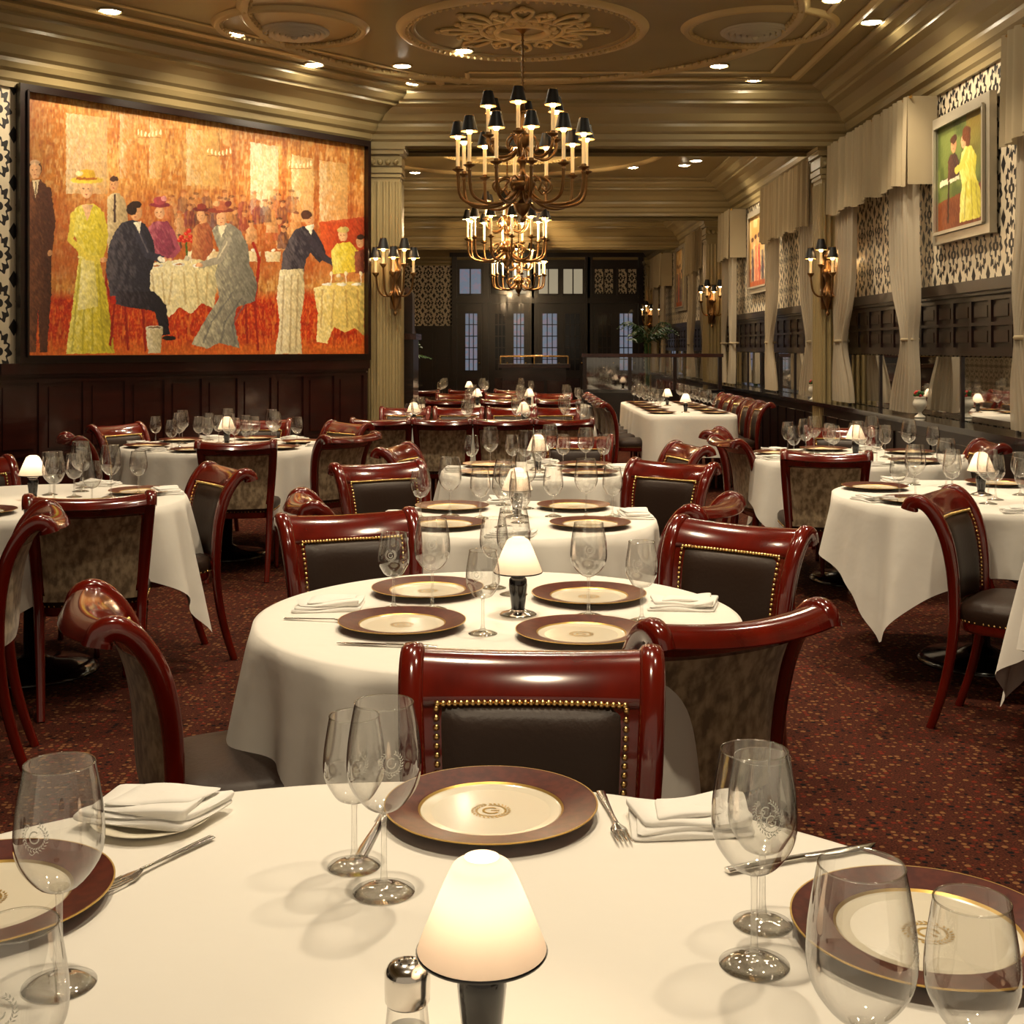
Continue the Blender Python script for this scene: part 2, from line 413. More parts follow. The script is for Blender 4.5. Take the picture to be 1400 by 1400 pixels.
def plate_mesh():
    b=MB(); Pp=[(.001,.006),(.085,.006),(.098,.008),(.1005,.009),(.104,.0115),(.106,.012),(.148,.019),(.1505,.0195),(.1525,.0195),(.1525,.018),(.11,.007),(.08,0),(.001,0)]
    ks=['porc','porc','porc','gold','maroon','maroon','maroon','gold','gold','maroon','porc','porc']
    b.lathe(Pp,72,None,ks=ks)
    z=.0066
    def arc(R0,R1,a0,a1,N=30,cx=0,cy=0):
        b.grid([[(cx+R*math.cos(math.radians(a0+(a1-a0)*i/N)),cy+R*math.sin(math.radians(a0+(a1-a0)*i/N)),z) for i in range(N+1)] for R in (R0,R1)],'gold')
    arc(.009,.0125,40,330); b.add([(.0,-.0015,z),(.0125,-.0015,z),(.0125,.0015,z),(0,.0015,z)],[(0,1,2,3)],'gold')
    for i in range(26):
        a=math.radians(100+i*340/25); c=Vector((.0235*math.cos(a),.0235*math.sin(a),z))
        for tt in (-.7,.7):
            d=Vector((math.cos(a+pi/2+tt),math.sin(a+pi/2+tt),0)); nn=Vector((-d.y,d.x,0)); s=.0042
            b.add([c,c+d*s+nn*s*.35,c+d*s*2,c+d*s-nn*s*.35],[(0,1,2,3)],'gold')
    return b.mesh('charger_plate')
PL=plate_mesh()
def bread_plate():
    b=MB(); b.lathe([(.001,.004),(.05,.004),(.06,.008),(.082,.012),(.083,.011),(.06,.004),(.045,0),(.001,0)],48,'porc'); return b.mesh('bread_plate')
BP=bread_plate()
def napkin_mesh(sd=1):
    b=MB()
    def slab(cx,cy,hx,hy,z0,th,rot,n=14,lift=0,sk=0):
        hx*=.82; hy*=.9
        N=72; rows=[]
        for s,z in ((.05,0),(.97,0),(1,.35),(1,.7),(.98,1),(.7,1.10),(.4,1.05),(.02,1.0)):
            row=[]
            for j in range(N):
                a=2*pi*j/N; rr=((abs(math.cos(a))/hx)**n+(abs(math.sin(a))/hy)**n)**(-1/n)*s
                x=rr*math.cos(a);y=rr*math.sin(a); x+=sk*y
                zz=z0+z*th+(lift*max(0,x/hx)**2 if z>.2 else 0)+(.0028*math.sin(40*x+sd+25*y)*(1 if z>.5 else 0))
                row.append((cx+x*math.cos(rot)-y*math.sin(rot),cy+x*math.sin(rot)+y*math.cos(rot),zz))
            rows.append(row)
        b.grid(rows,'napk',cu=True)
    slab(0,0,.105,.068,0,.007,0,sk=.15); slab(.004,.003,.100,.060,.007,.006,.10,lift=.004,sk=.3); slab(-.004,-.004,.092,.052,.013,.006,-.08,lift=.008,sk=-.2); slab(.01,.008,.075,.040,.019,.005,.22,sk=.4)
    return b.mesh('folded_napkin')
NK=[napkin_mesh(1),napkin_mesh(4)]
def fork_mesh():
    b=MB(); 
    b.tube([(0,-.10,.0035),(0,-.08,.004),(0,0,.006),(0,.03,.007)],[.007,.0065,.003,.0035],'steel',n=8,side=(1,0,0),rad2=[.0018]*4)
    b.tube([(0,.03,.006),(0,.045,.005),(0,.055,.0045)],[.004,.011,.012],'steel',n=8,side=(1,0,0),rad2=[.0015]*3)
    for i in range(4):
        x=-.0096+.0064*i; b.tube([(x,.053,.0045),(x,.075,.004),(x*.95,.098,.007)],[.002,.0018,.0009],'steel',n=5)
    return b.mesh('dinner_fork')
def knife_mesh():
    b=MB(); b.tube([(0,-.115,.004),(0,-.09,.005),(0,-.02,.005),(0,0,.005)],[.0075,.008,.0055,.005],'steel',n=8,side=(1,0,0),rad2=[.003]*4)
    b.tube([(0,0,.005),(.002,.05,.004),(.001,.10,.004),(-.003,.115,.004)],[.008,.010,.008,.001],'steel',n=6,side=(1,0,0),rad2=[.0009]*4)
    return b.mesh('dinner_knife')
FK=fork_mesh(); KN=knife_mesh()
def lamp_mesh():
    b=MB()
    b.lathe([(.001,0),(.046,0),(.047,.004),(.040,.008),(.024,.012),(.018,.016)],40,'steel')
    b.lathe([(.018,.016),(.017,.020),(.020,.045),(.023,.075),(.022,.09),(.016,.098)],12,'black')
    b.lathe([(.016,.098),(.024,.100),(.024,.104),(.012,.108),(.012,.125),(.001,.125)],24,'steel')
    b.lathe([(.0605,.1065),(.0615,.1085),(.0600,.110)],48,'black')
    b.lathe(smoothprof([(.0605,.109),(.0565,.120),(.047,.143),(.0375,.166),(.0305,.181),(.0265,.188),(.0185,.193),(.0165,.195)],4),48,'frost')
    return b.mesh('candle_lamp')
LM=lamp_mesh()
def lamp(x,y,p=.3,z=TZ):
    o=put(LM,'candle_lamp',(x,y,z)); light('POINT','candle_flame_light',(0,0,.150),p,(1,.82,.56),parent=o,rad=.010); return o
def shaker(x,y,k='salt'):
    b=MB(); b.lathe([(.001,0),(.022,0),(.023,.004),(.021,.03),(.0185,.055)],24,'glass')
    b.lathe([(.001,.003),(.0195,.003),(.0185,.03),(.001,.031)],20,k)
    b.lathe(smoothprof([(.0185,.055),(.021,.057),(.0215,.078),(.021,.084),(.017,.090),(.008,.093),(.001,.0935)],2),32,'steel')
    for j in range(6): b.ball((.008*math.cos(j),.008*math.sin(j),.0932),.0012,'black',5,3)
    return obj(b,'salt_shaker',loc=(x,y,TZ))

def P(me,name,x,y,rz=0,z=TZ): return put(me,name,(x,y,z+.0005),rz)
# ---- table 1 (nearest)
table(-.15,1.07,.85,rot=65,seed=3,side_drop=.22,corner=.3)
P(PL,'charger_plate',-.03,1.775,.1); P(PL,'charger_plate',.470,1.405,-1.0); P(PL,'charger_plate',-.635,1.49,1.2)
for me,nm,x,y,r in ((GW,'wine_glass',-.157,1.525,.3),(GS,'water_goblet',-.203,1.60,.2),(GW,'wine_glass',.262,1.345,.2),(GS,'water_goblet',.290,1.440,-.1),
        (GW,'wine_glass',-.474,1.302,-.2),(GS,'water_goblet',-.405,1.02,0),(GW,'wine_glass',.294,1.046,1.2),(GS,'water_goblet',.394,1.065,1.4)):
    P(me,nm,x,y,r)
P(BP,'bread_plate',-.505,1.745); P(NK[0],'folded_napkin',-.505,1.755,-.25,z=TZ+.012)
P(NK[1],'folded_napkin',.250,1.745,.1)
P(FK,'dinner_fork',.142,1.76,.10+pi); P(KN,'dinner_knife',-.185,1.735,-.12); P(FK,'dinner_fork',-.455,1.60,-.5+pi)
P(KN,'dinner_knife',.38,1.62,-1.2)
lamp(-.028,1.155,.24)
shaker(-.098,1.165)
chair(.035,2.25,268)
# ---- table 2
T2=(-.035,3.12)
table(*T2,.60,rot=2,seed=11,side_drop=.30,corner=.30)
for x,y in ((-.262,2.966),(.16,2.869),(-.229,3.38),(.204,3.30)): P(PL,'charger_plate',x,y,random.random()*.5)
for me,nm,x,y in ((GW,'wine_glass',-.203,3.165),(GS,'water_goblet',-.302,3.172),(GS,'water_goblet',-.068,2.90),(GW,'wine_glass',.19,3.085),(GS,'water_goblet',.316,3.03),(GW,'wine_glass',.004,3.36),(GS,'water_goblet',-.05,3.45)):
    P(me,nm,x,y,random.uniform(-.4,.4))
P(NK[0],'folded_napkin',-.47,3.19,.15); P(NK[1],'folded_napkin',.44,3.20,-.1)
P(FK,'dinner_fork',-.46,3.03,-.2+pi/2*3); P(KN,'dinner_knife',-.28,2.775,1.4)
lamp(.015,3.10,.26)
chair(-.86,2.76,24); chair(.455,2.665,118); chair(-.54,4.16,292); chair(.70,3.92,232)

def setting(cx,cy,r,angles,lp=.35,off=40,half=None):
    for k,a in enumerate(angles):
        A=math.radians(a); d=(math.cos(A),math.sin(A))
        P(PL,'charger_plate',cx+d[0]*(r-.175),cy+d[1]*(r-.175),A)
        for me,nm,da,rr in ((GWl,'wine_glass',off-5,r*.50),(GSl,'water_goblet',off+9,r*.70),(GSl,'water_goblet',off+12,r*.27)):
            B=math.radians(a+da+random.uniform(-3,3)); P(me,nm,cx+rr*math.cos(B),cy+rr*math.sin(B))
        B=math.radians(a+off+5); rr=r-.07
        P(NK[k%2],'folded_napkin',cx+rr*math.cos(B),cy+rr*math.sin(B),B+pi/2)
    lamp(cx,cy,lp)
def rsetting(cx,cy,xs,ys,nl):
    for (x,y) in [(x,y) for x in xs for y in ys]:
        P(PL,'charger_plate',cx+x,cy+y)
    long_x=len(xs)>len(ys)
    for x in xs:
        for y in ys:
            ox,oy=(.19,0) if long_x else (0,.19)
            P(GWl,'wine_glass',cx+x*.9+ox,cy+y*.9+oy); P(GSl,'water_goblet',cx+x*1.05+ox*1.25,cy+y*1.05+oy*1.25)
    for x,y in nl: lamp(cx+x,cy+y,.35)
# ---- table 3,4
table(.02,4.88,.54,seed=21); setting(.02,4.88,.54,(50,137,222,318)); 
chair(-.72,4.68,15); chair(.69,4.58,152); chair(-.63,6.0,300); chair(.76,6.05,232)
table(.14,6.75,.52,seed=22); setting(.14,6.75,.52,(40,140,220,320))
chair(-.62,7.05,345); chair(.98,7.15,195); chair(.4,7.85,262)
# ---- table 5
table(-1.95,8.5,.70,seed=23,corner=.3); setting(-1.95,8.5,.70,(20,80,140,200,260,320),off=28)
for c in ((-1.66,7.50,97),(-2.76,7.95,30),(-1.08,8.05,140),(-2.85,9.05,330),(-1.95,9.62,272),(-1.25,9.25,225)): chair(*c)
# ---- table 6
table(-2.1,5.45,.65,seed=24,rot=0); setting(-2.1,5.45,.65,(30,150,265,335),off=45)
chair(-1.62,4.78,108); chair(-1.38,5.80,215); chair(-1.66,4.26,198); chair(-2.7,6.2,320)
# ---- table 7 long
table(-.35,10.75,1.05,.45,n=8,seed=25,side_drop=.35,corner=.2); rsetting(-.35,10.75,(-.72,-.25,.22,.68),(-.26,.26),((-.5,0),(.45,0)))
for x in (-1.03,-.55,-.07,.41): chair(x,9.82,90); 
for x in (-1.0,-.5,0,.4): chair(x,11.62,270)
# ---- table 8
table(-.1,14.3,1.0,.45,n=8,seed=26,side_drop=.35,corner=.2); rsetting(-.1,14.3,(-.6,0,.6),(-.26,.26),((-.3,0),(.3,0)))
for x in (-.7,-.1,.5): chair(x,13.4,90); chair(x,15.2,270)
table(-.6,17.4,1.0,.45,n=8,seed=36,side_drop=.35,corner=.2); rsetting(-.6,17.4,(-.6,0,.6),(-.26,.26),((0,0),))
for x in (-1.2,-.6,0): chair(x,16.5,90)
# ---- table 12 deep
table(1.78,13.75,.47,1.65,n=8,seed=27,side_drop=.40,corner=.22); rsetting(1.78,13.75,(-.27,.27),(-1.2,-.6,0,.6,1.2),((0,-1.0),(0,.5)))
for y in (12.7,13.3,13.9,14.5,15.1): chair(.98,y,0); chair(2.54,y,180)
# ---- table 9
table(2.10,7.6,.64,seed=28); setting(2.10,7.6,.64,(30,100,160,230,300),off=32)
for c in ((1.70,6.74,80),(1.38,7.72,8),(1.42,8.45,340),(2.30,8.72,262),(2.78,7.35,175)): chair(*c)
# ---- table 10, 11
table(2.12,5.62,.65,seed=29,rot=35); setting(2.12,5.62,.65,(60,150,215,300),off=45)
chair(1.68,4.78,-36)
table(2.25,3.80,.62,seed=30,rot=50); setting(2.25,3.80,.62,(60,150,240,330),off=45)

# ------------------------------------------------------------------ room shell
CZ=3.86; BZ=3.43; XR=3.30; XL=-4.30; YB=29.5; Y0=-2.0
def room_box(name,c,sz,k,rz=0):
    b=MB(); b.box((0,0,0),sz,k); return obj(b,name,loc=c,rz=rz)
room_box('floor',((XR+XL)/2,(YB+Y0)/2,-.05),(XR-XL+.4,YB-Y0+.4,.1),'carpet')
room_box('ceiling',((XR+XL)/2,(YB+Y0)/2,CZ+.05),(XR-XL+.4,YB-Y0+.4,.1),'ceil')
room_box('wall_right',(XR+.05,(YB+Y0)/2,CZ/2),(.1,YB-Y0,CZ),'wpR')
room_box('wall_back',((XR+XL)/2,YB+.05,CZ/2),(XR-XL,.1,CZ),'wpB')
PA=Vector((-1.40,11.95,0)); dirv=Vector((-.66,-.751,0)).normalized(); nrm=Vector((.751,-.66,0)).normalized()
angW=math.atan2(dirv.y,dirv.x)
PB=PA+dirv*4.35
mid=(PA+PB)/2-nrm*.06
room_box('wall_angled',(mid.x,mid.y,CZ/2),((PB-PA).length,.12,CZ),'wpD',angW)
XL1=PB.x
room_box('wall_left',(XL1-.06,(PB.y+Y0)/2,CZ/2),(.12,PB.y-Y0,CZ),'wpR')
room_box('wall_left_far',(-3.45,(12.12+YB)/2,CZ/2),(.12,YB-12.12,CZ),'wpR')
room_box('wall_partition',((-1.45-3.5)/2,12.06,CZ/2),(3.5-1.45,.12,CZ),'trim')
for i,(ya,yb) in enumerate(((12.02,12.6),(18.4,19.0),(24.2,24.7))):
    room_box('trim_beam_%d'%(i+1),((XR-3.38)/2 if i else (XR-1.4)/2,(ya+yb)/2,(BZ+CZ)/2),((XR+3.38) if i else XR+1.4,yb-ya,CZ-BZ),'trim')
CP=[(0,3.36),(.03,3.36),(.03,3.40),(.055,3.42),(.06,3.47),(.10,3.49),(.12,3.53),(.12,3.56),(.16,3.58),(.20,3.64),(.27,3.69),(.34,3.71),(.34,3.735),(.38,3.745),(.42,3.79),(.42,3.815),(.50,3.825),(.53,3.84),(.53,3.859)]
def cornice(name,pts,closed,k='trim',prof=CP):
    pts=[Vector((p[0],p[1],0)) for p in pts]; n=len(pts); rows=[]
    for off,z in prof:
        row=[]
        for i,p in enumerate(pts):
            def nn(a,b): d=(b-a).normalized(); return Vector((-d.y,d.x,0))
            if closed or 0<i<n-1:
                n1=nn(pts[i-1],p); n2=nn(p,pts[(i+1)%n]); m=(n1+n2); m=m/ (1+n1.dot(n2))
            elif i==0: m=nn(p,pts[1])
            else: m=nn(pts[i-1],p)
            q=p+m*off; row.append((q.x,q.y,z))
        rows.append(row)
    b=MB(); b.grid(rows,k,cu=closed,smooth=False); return obj(b,name)
FP=[(XR,Y0),(XR,12.0),(PA.x,12.0),(PA.x,PA.y),(PB.x,PB.y),(XL1,Y0)]
cornice('trim_cornice_front',FP,False)
cornice('trim_cornice_middle',[(XR,12.62),(XR,18.38),(-3.38,18.38),(-3.38,12.62)],True)
cornice('trim_cornice_rear',[(XR,19.02),(XR,24.18),(-3.38,24.18),(-3.38,19.02)],True)
cornice('trim_cornice_end',[(XR,24.72),(XR,YB),(-3.38,YB),(-3.38,24.72)],True)
cornice('trim_ceiling_border',FP,False,k='ornam',prof=[(.70,3.858),(.70,3.845),(.74,3.835),(.78,3.845),(.78,3.858)])
cornice('trim_ceiling_border_inner',FP,False,k='ornam',prof=[(.98,3.858),(.98,3.85),(1.0,3.843),(1.02,3.85),(1.02,3.858)])

def panelling(name,o,d,nv,L,z0,z1,pw,rows_,k):
    b=MB(); a=math.atan2(d.y,d.x)
    def bx(s0,s1,za,zb,t0,t1):
        c=o+d*((s0+s1)/2)+nv*((t0+t1)/2); b.box((c.x,c.y,(za+zb)/2),(s1-s0,t1-t0,zb-za),k,a)
    bx(0,L,z0,z1,0,.02)
    bx(0,L,z1-.05,z1+.03,0,.075); bx(0,L,z1-.075,z1-.05,0,.05)
    bx(0,L,z0,z0+.06,.0,.04)
    n=max(1,round(L/pw)); w=L/n; H=(z1-.09-z0-.06)
    for r in range(rows_):
        za=z0+.06+H*r/rows_; zb=z0+.06+H*(r+1)/rows_
        bx(0,L,zb-.025,zb+.0,.02,.038)
        for i in range(n):
            bx(i*w,i*w+.05,za,zb-.025,.02,.038)
            bx(i*w+.085,(i+1)*w-.035,za+.035,zb-.06,.02,.032)
    return obj(b,name)
panelling('trim_dado_angled',PA+dirv*.02,dirv,nrm,3.64,0,1.27,.36,2,'redwood')
panelling('trim_dado_corner',PA+dirv*3.66,dirv,nrm,.65,0,1.86,.5,3,'darkwood')
panelling('trim_dado_left',Vector((XL1,Y0,0)),Vector((0,1,0)),Vector((1,0,0)),PB.y-Y0-.1,0,1.86,.42,3,'darkwood')
Rv=Vector((-1,0,0)); Yv=Vector((0,1,0))
wins=[(5.9,7.7),(9.62,11.95),(12.75,15.2),(17.45,18.35),(19.9,21.9),(25.5,27.4)]
solid=[(-2.0,12.08),(12.46,19.2),(19.6,27.6)]
for i,(a,c) in enumerate(solid):
    panelling('trim_dado_right_%d'%(i+1),Vector((XR,a,0)),Yv,Rv,c-a,1.36,1.86,.36,2,'darkwood')
    b=MB(); b.box((XR-.012,(a+c)/2,1.12),(.02,c-a-.04,.46),'mirror'); 
    nn=max(1,round((c-a)/1.0))
    for j in range(nn+1): b.box((XR-.02,a+.02+(c-a-.04)*j/nn,1.12),(.03,.03,.47),'darkwood')
    obj(b,'wall_mirror')
b=MB(); b.box((XR-.16,(Y0+27)/2,.865),(.32,27-Y0,.04),'black'); b.box((XR-.14,(Y0+27)/2,.43),(.26,27-Y0,.84),'darkwood')
for j in range(66):
    yy=Y0+.2+j*.43; b.box((XR-.275,yy+.2,.45),(.015,.33,.62),'darkwood')
obj(b,'wall_ledge_cabinet')

# curtains hung over the wallpaper
def curtain_panel(b,x,y0,y1,ztop,zbot,tie,seed,k,lean):
    r=random.Random(seed); p1,p2=r.uniform(0,6),r.uniform(0,6); rows=[]
    cy=(y0+y1)/2; hw=(y1-y0)/2
    for i in range(33):
        t=i/32; z=ztop+(zbot-ztop)*t
        sq=1-.55*math.exp(-((z-tie)/.28)**2); sh=lean*hw*.55*math.exp(-((z-tie)/.42)**2)
        row=[]
        for j in range(65):
            u=-1+2*j/64; yy=cy+sh+u*hw*sq
            row.append((x+.030*math.sin(u*19+p1+t*.6)+.014*math.sin(u*41+p2)-.02*t,yy,z))
        rows.append(row)
    b.grid(rows,k)
for i,(a,c) in enumerate(wins):
    L=c-a
    e=empty('window_curtain',(XR-.17,(a+c)/2,2.1)); 
    q=MB(); pwid=min(.62,L*.33); X_=0
    A_,C_=-L/2,L/2
    curtain_panel(q,0,A_+.02,A_+pwid,1.2,-1.19,-.62,i,'sheer',-1)
    curtain_panel(q,0,C_-pwid,C_-.02,1.2,-1.19,-.62,i+9,'sheer',1)
    for sg,yc in ((-1,A_+pwid*.24),(1,C_-pwid*.24)):
        q.tube([(.055*math.cos(t),yc+.11*math.sin(t),-.62) for t in [2*pi*j/16 for j in range(17)]],.016,'valance',n=6,cap=False)
    obj(q,'curtain_panels',parent=e)
    q=MB(); rows=[]
    for r in range(9):
        t=r/8; row=[]
        n=int(L*60)
        for j in range(n+1):
            yy=A_-.03+(L+.06)*j/n
            row.append((-.08+.016*math.sin(yy*52)+.012*math.sin(yy*23+i)-.015*t,yy,1.26-.68*t-.02*math.sin(yy*9)*t))
        rows.append(row)
    q.grid(rows,'valance')
    for yy in (A_-.03,C_+.03):
        q.grid([[(-.08+.23*s/4,yy,1.26-.68*t/4) for s in range(5)] for t in range(5)],'valance')
    q.tube([(-.06,A_-.05,1.25),(-.06,C_+.05,1.25)],.012,'brass',n=8)
    obj(q,'valance',parent=e)

def pilaster(name,x,y,w,d,face='y'):
    b=MB()
    b.box((x,y,1.68),(w,d,3.36),'trim')
    b.box((x,y,.12),(w+.06,d+.06,.24),'trim'); b.box((x,y,.26),(w+.03,d+.03,.05),'trim')
    n=5
    for j in range(n):
        xx=x-w/2+w*(j+.5)/n; b.tube([(xx,y-d/2,.42),(xx,y-d/2,3.02)],.017,'trim',n=8)
    for sg in (-1,1):
        for j in range(n):
            yy=y-d/2+d*(j+.5)/n; b.tube([(x+sg*w/2,yy,.42),(x+sg*w/2,yy,3.02)],.017,'trim',n=8)
    for z,e,h in ((3.08,.03,.03),(3.13,.05,.05),(3.22,.04,.09),(3.31,.08,.05),(3.35,.11,.04)):
        b.box((x,y,z),(w+e,d+e,h),'trim')
    for j in range(4): b.ball((x-w/2+w*(j+.5)/4,y-d/2-.025,3.21),.03,'trim',8,6)
    obj(b,name)
pilaster('trim_pilaster_1',-1.235,12.17,.30,.30)
pilaster('trim_pilaster_2',3.15,12.27,.27,.34)
pilaster('trim_pilaster_3',3.15,19.4,.27,.34)
pilaster('trim_pilaster_4',3.15,28.0,.27,.34)
pilaster('trim_pilaster_5',-3.23,18.7,.27,.34)

# ------------------------------------------------------------------ back door wall
b=MB(); X0,X1=-1.42,3.1; y=YB-.06
b.box(((X0+X1)/2,y,1.85),(X1-X0,.08,3.70),'darkwood')
b.box(((X0+X1)/2,y-.08,3.62),(X1-X0+.1,.16,.14),'darkwood'); b.box(((X0+X1)/2,y-.07,2.52),(X1-X0,.14,.12),'darkwood')
for xx in (-1.36,-.62,.46,.52,1.78,1.84,3.04): b.box((xx,y-.07,1.8),(.12,.12,3.5),'darkwood')
obj(b,'door_surround')
for i,(a,c,k) in enumerate(((-1.25,-.72,'leadpane'),(-.52,-.10,'night'),(.0,.36,'pane'),(.62,1.10,'pane'),(1.2,1.68,'pane'),(1.94,2.4,'wpB'),(2.5,2.95,'wpB'))):
    w=MB(); w.box(((a+c)/2,y-.05,2.98),(c-a,.03,.62),k)
    for xx in (a,(a+c)/2,c): w.box((xx,y-.075,2.98),(.03,.03,.64),'darkwood')
    for zz in (2.67,3.29): w.box(((a+c)/2,y-.075,zz),(c-a,.03,.04),'darkwood')
    obj(w,'window_%d'%(i+1))
for i,(a,c) in enumerate(((-1.2,-.72),(-.50,.38),(.62,1.7),(1.94,2.94))):
    w=MB(); w.box(((a+c)/2,y-.06,1.2),(c-a,.05,2.36),'darkwood')
    n=2 if c-a>.6 else 1
    for j in range(n):
        xa=a+(c-a)*j/n+.09; xb=a+(c-a)*(j+1)/n-.09
        w.box(((xa+xb)/2,y-.09,1.55),(xb-xa,.02,1.35),'leadpane' if (i+j)%2==0 else 'night')
        for q in range(4): w.box((xa+(xb-xa)*q/3,y-.105,1.55),(.022,.02,1.37),'darkwood')
        for q in range(6): w.box(((xa+xb)/2,y-.105,.87+1.36*q/5),(xb-xa,.02,.022),'darkwood')
        w.box(((xa+xb)/2,y-.09,.45),(xb-xa,.03,.5),'redwood')
        w.ball((xb+.04,y-.13,1.05),.03,'brass',8,6)
    obj(w,'door_%d'%(i+1))
panelling('trim_dado_back',Vector((X0,YB,0)),Vector((-1,0,0)),Vector((0,-1,0)),1.9,0,1.9,.4,3,'darkwood')

# ------------------------------------------------------------------ ceiling plaster & fixtures
def medallion(x,y,s=1.0):
    b=MB(); z=0
    def ringp(R,w,h,n=96,k='trim'): b.lathe([(R-w,0),(R-w*.6,-h*.8),(R,-h),(R+w*.6,-h*.8),(R+w,0)],n,k,c=(0,0,-.001))
    ringp(.92*s,.05,.035,k='ornam'); ringp(.84*s,.02,.02)
    for j in range(90):
        a=2*pi*j/90; b.ball((.885*s*math.cos(a),.885*s*math.sin(a),-.03),.016,'ornam',6,4)
    ringp(.20*s,.03,.04,48,'ornam'); ringp(.32*s,.02,.025,48,'ornam')
    for j in range(16):
        a=2*pi*j/16; c=Vector((0,0,-.012)); d=Vector((math.cos(a),math.sin(a),0)); t=Vector((-d.y,d.x,0))
        R1=(.62 if j%2==0 else .50)*s
        for sg in (-1,1):
            pts=[c+d*.33*s,c+d*(.42*s)+t*.05*sg*s,c+d*(R1-.06)+t*.07*sg*s,c+d*R1+t*.03*sg*s,c+d*(R1-.05)+t*.015*sg*s]
            b.tube(interp(pts,4),.016*s,'ornam',n=6)
        b.ball(c+d*(R1+.03),.03*s,'ornam',8,5,(1,1,.7))
        b.ball(c+d*.25*s,.035*s,'ornam',8,5,(1,1,.7))
    obj(b,'trim_ceiling_medallion',loc=(x,y,CZ))
medallion(.08,9.55); medallion(0,15.5,.95); medallion(0,21.6,.95)
def cring(name,x,y,R,w=.03,h=.03,beads=0):
    b=MB(); b.lathe([(R-w,0),(R-w*.7,-h),(R-w*.2,-h*.6),(R,-h*1.1),(R+w*.4,-h*.5),(R+w,0)],128,'ornam',c=(0,0,-.001))
    for j in range(beads):
        a=2*pi*j/beads; b.ball(((R-w*1.2)*math.cos(a),(R-w*1.2)*math.sin(a),-.012),.018,'ornam',6,4)
    obj(b,name,loc=(x,y,CZ))
cring('trim_ceiling_ring',.08,9.3,2.05,.045,.04,beads=150)
cring('trim_ceiling_ring',.0,15.5,1.9,.045,.04)
cring('trim_ceiling_ring',.0,21.6,1.9,.045,.04)
for vx in (-1.68,1.88):
    cring('trim_vent_ring',vx,9.45,.56,.035,.035,60)
    b=MB()
    for i in range(5):
        R=.24-.045*i; b.lathe([(R+.004,-.002),(R,-.03-.006*i),(R-.035,-.012-.006*i)],48,'vent')
    b.lathe([(.27,0),(.265,-.012),(.235,-.014)],48,'vent'); b.ball((0,0,-.04),.03,'vent',10,6)
    obj(b,'air_vent',loc=(vx,9.6,CZ))
DL=MB(); DL.lathe([(.095,0),(.094,-.010),(.078,-.014),(.072,-.004)],32,'trim'); DL.lathe([(.001,-.022),(.04,-.018),(.072,-.006)],32,'disc'); DLm=DL.mesh('downlight')
def downlight(x,y,p=90,ang=95,aim=None):
    o=put(DLm,'downlight',(x,y,CZ))
    l=light('SPOT','downlight_beam',(0,0,-.04),p,(1,.81,.56),rad=.06,spot=ang,parent=o,blend=.7)
    if aim: d=Vector(aim)-Vector((x,y,CZ)); l.rotation_euler=d.to_track_quat('-Z','Y').to_euler()
for x,y,p in ((-1.70,10.7,70),(1.79,10.75,90),(2.69,9.3,70),(-.9,11.45,50),(2.2,11.3,60),
    (1.63,16.8,110),(-1.35,17.3,90),(2.4,16.2,80),(0,13.3,100),(1.9,22.7,90),(-1.7,22.8,90),(.1,26.5,90),(2.0,13.8,110),
    (-.15,1.3,90),(.35,3.1,112),(-.6,3.6,55),(.1,5.4,102),(-1.9,5.2,102),(2.1,4.9,115),(2.2,7.4,105),(-1.9,7.9,110),(.1,7.6,90),(-.4,10.2,70),(1.2,2.2,40),(1.2,6.6,50)):  # out-of-view ones toward the camera are added to light the near tables
    downlight(x,y,p)
mc=PA+dirv*2.05
downlight(-2.15,9.65,80,100,aim=(mc.x,mc.y,2.5))
downlight(-2.91,9.0,68,100,aim=((PA+dirv*3.2).x,(PA+dirv*3.2).y,2.4))
downlight(-.95,10.75,45,100,aim=((PA+dirv*.9).x,(PA+dirv*.9).y,2.5))
downlight(2.25,8.7,75,95,aim=(3.3,8.8,2.5))  # this pair of wall washes is added to brighten the right wall
downlight(2.3,16.6,80,95,aim=(3.3,16.4,2.5))

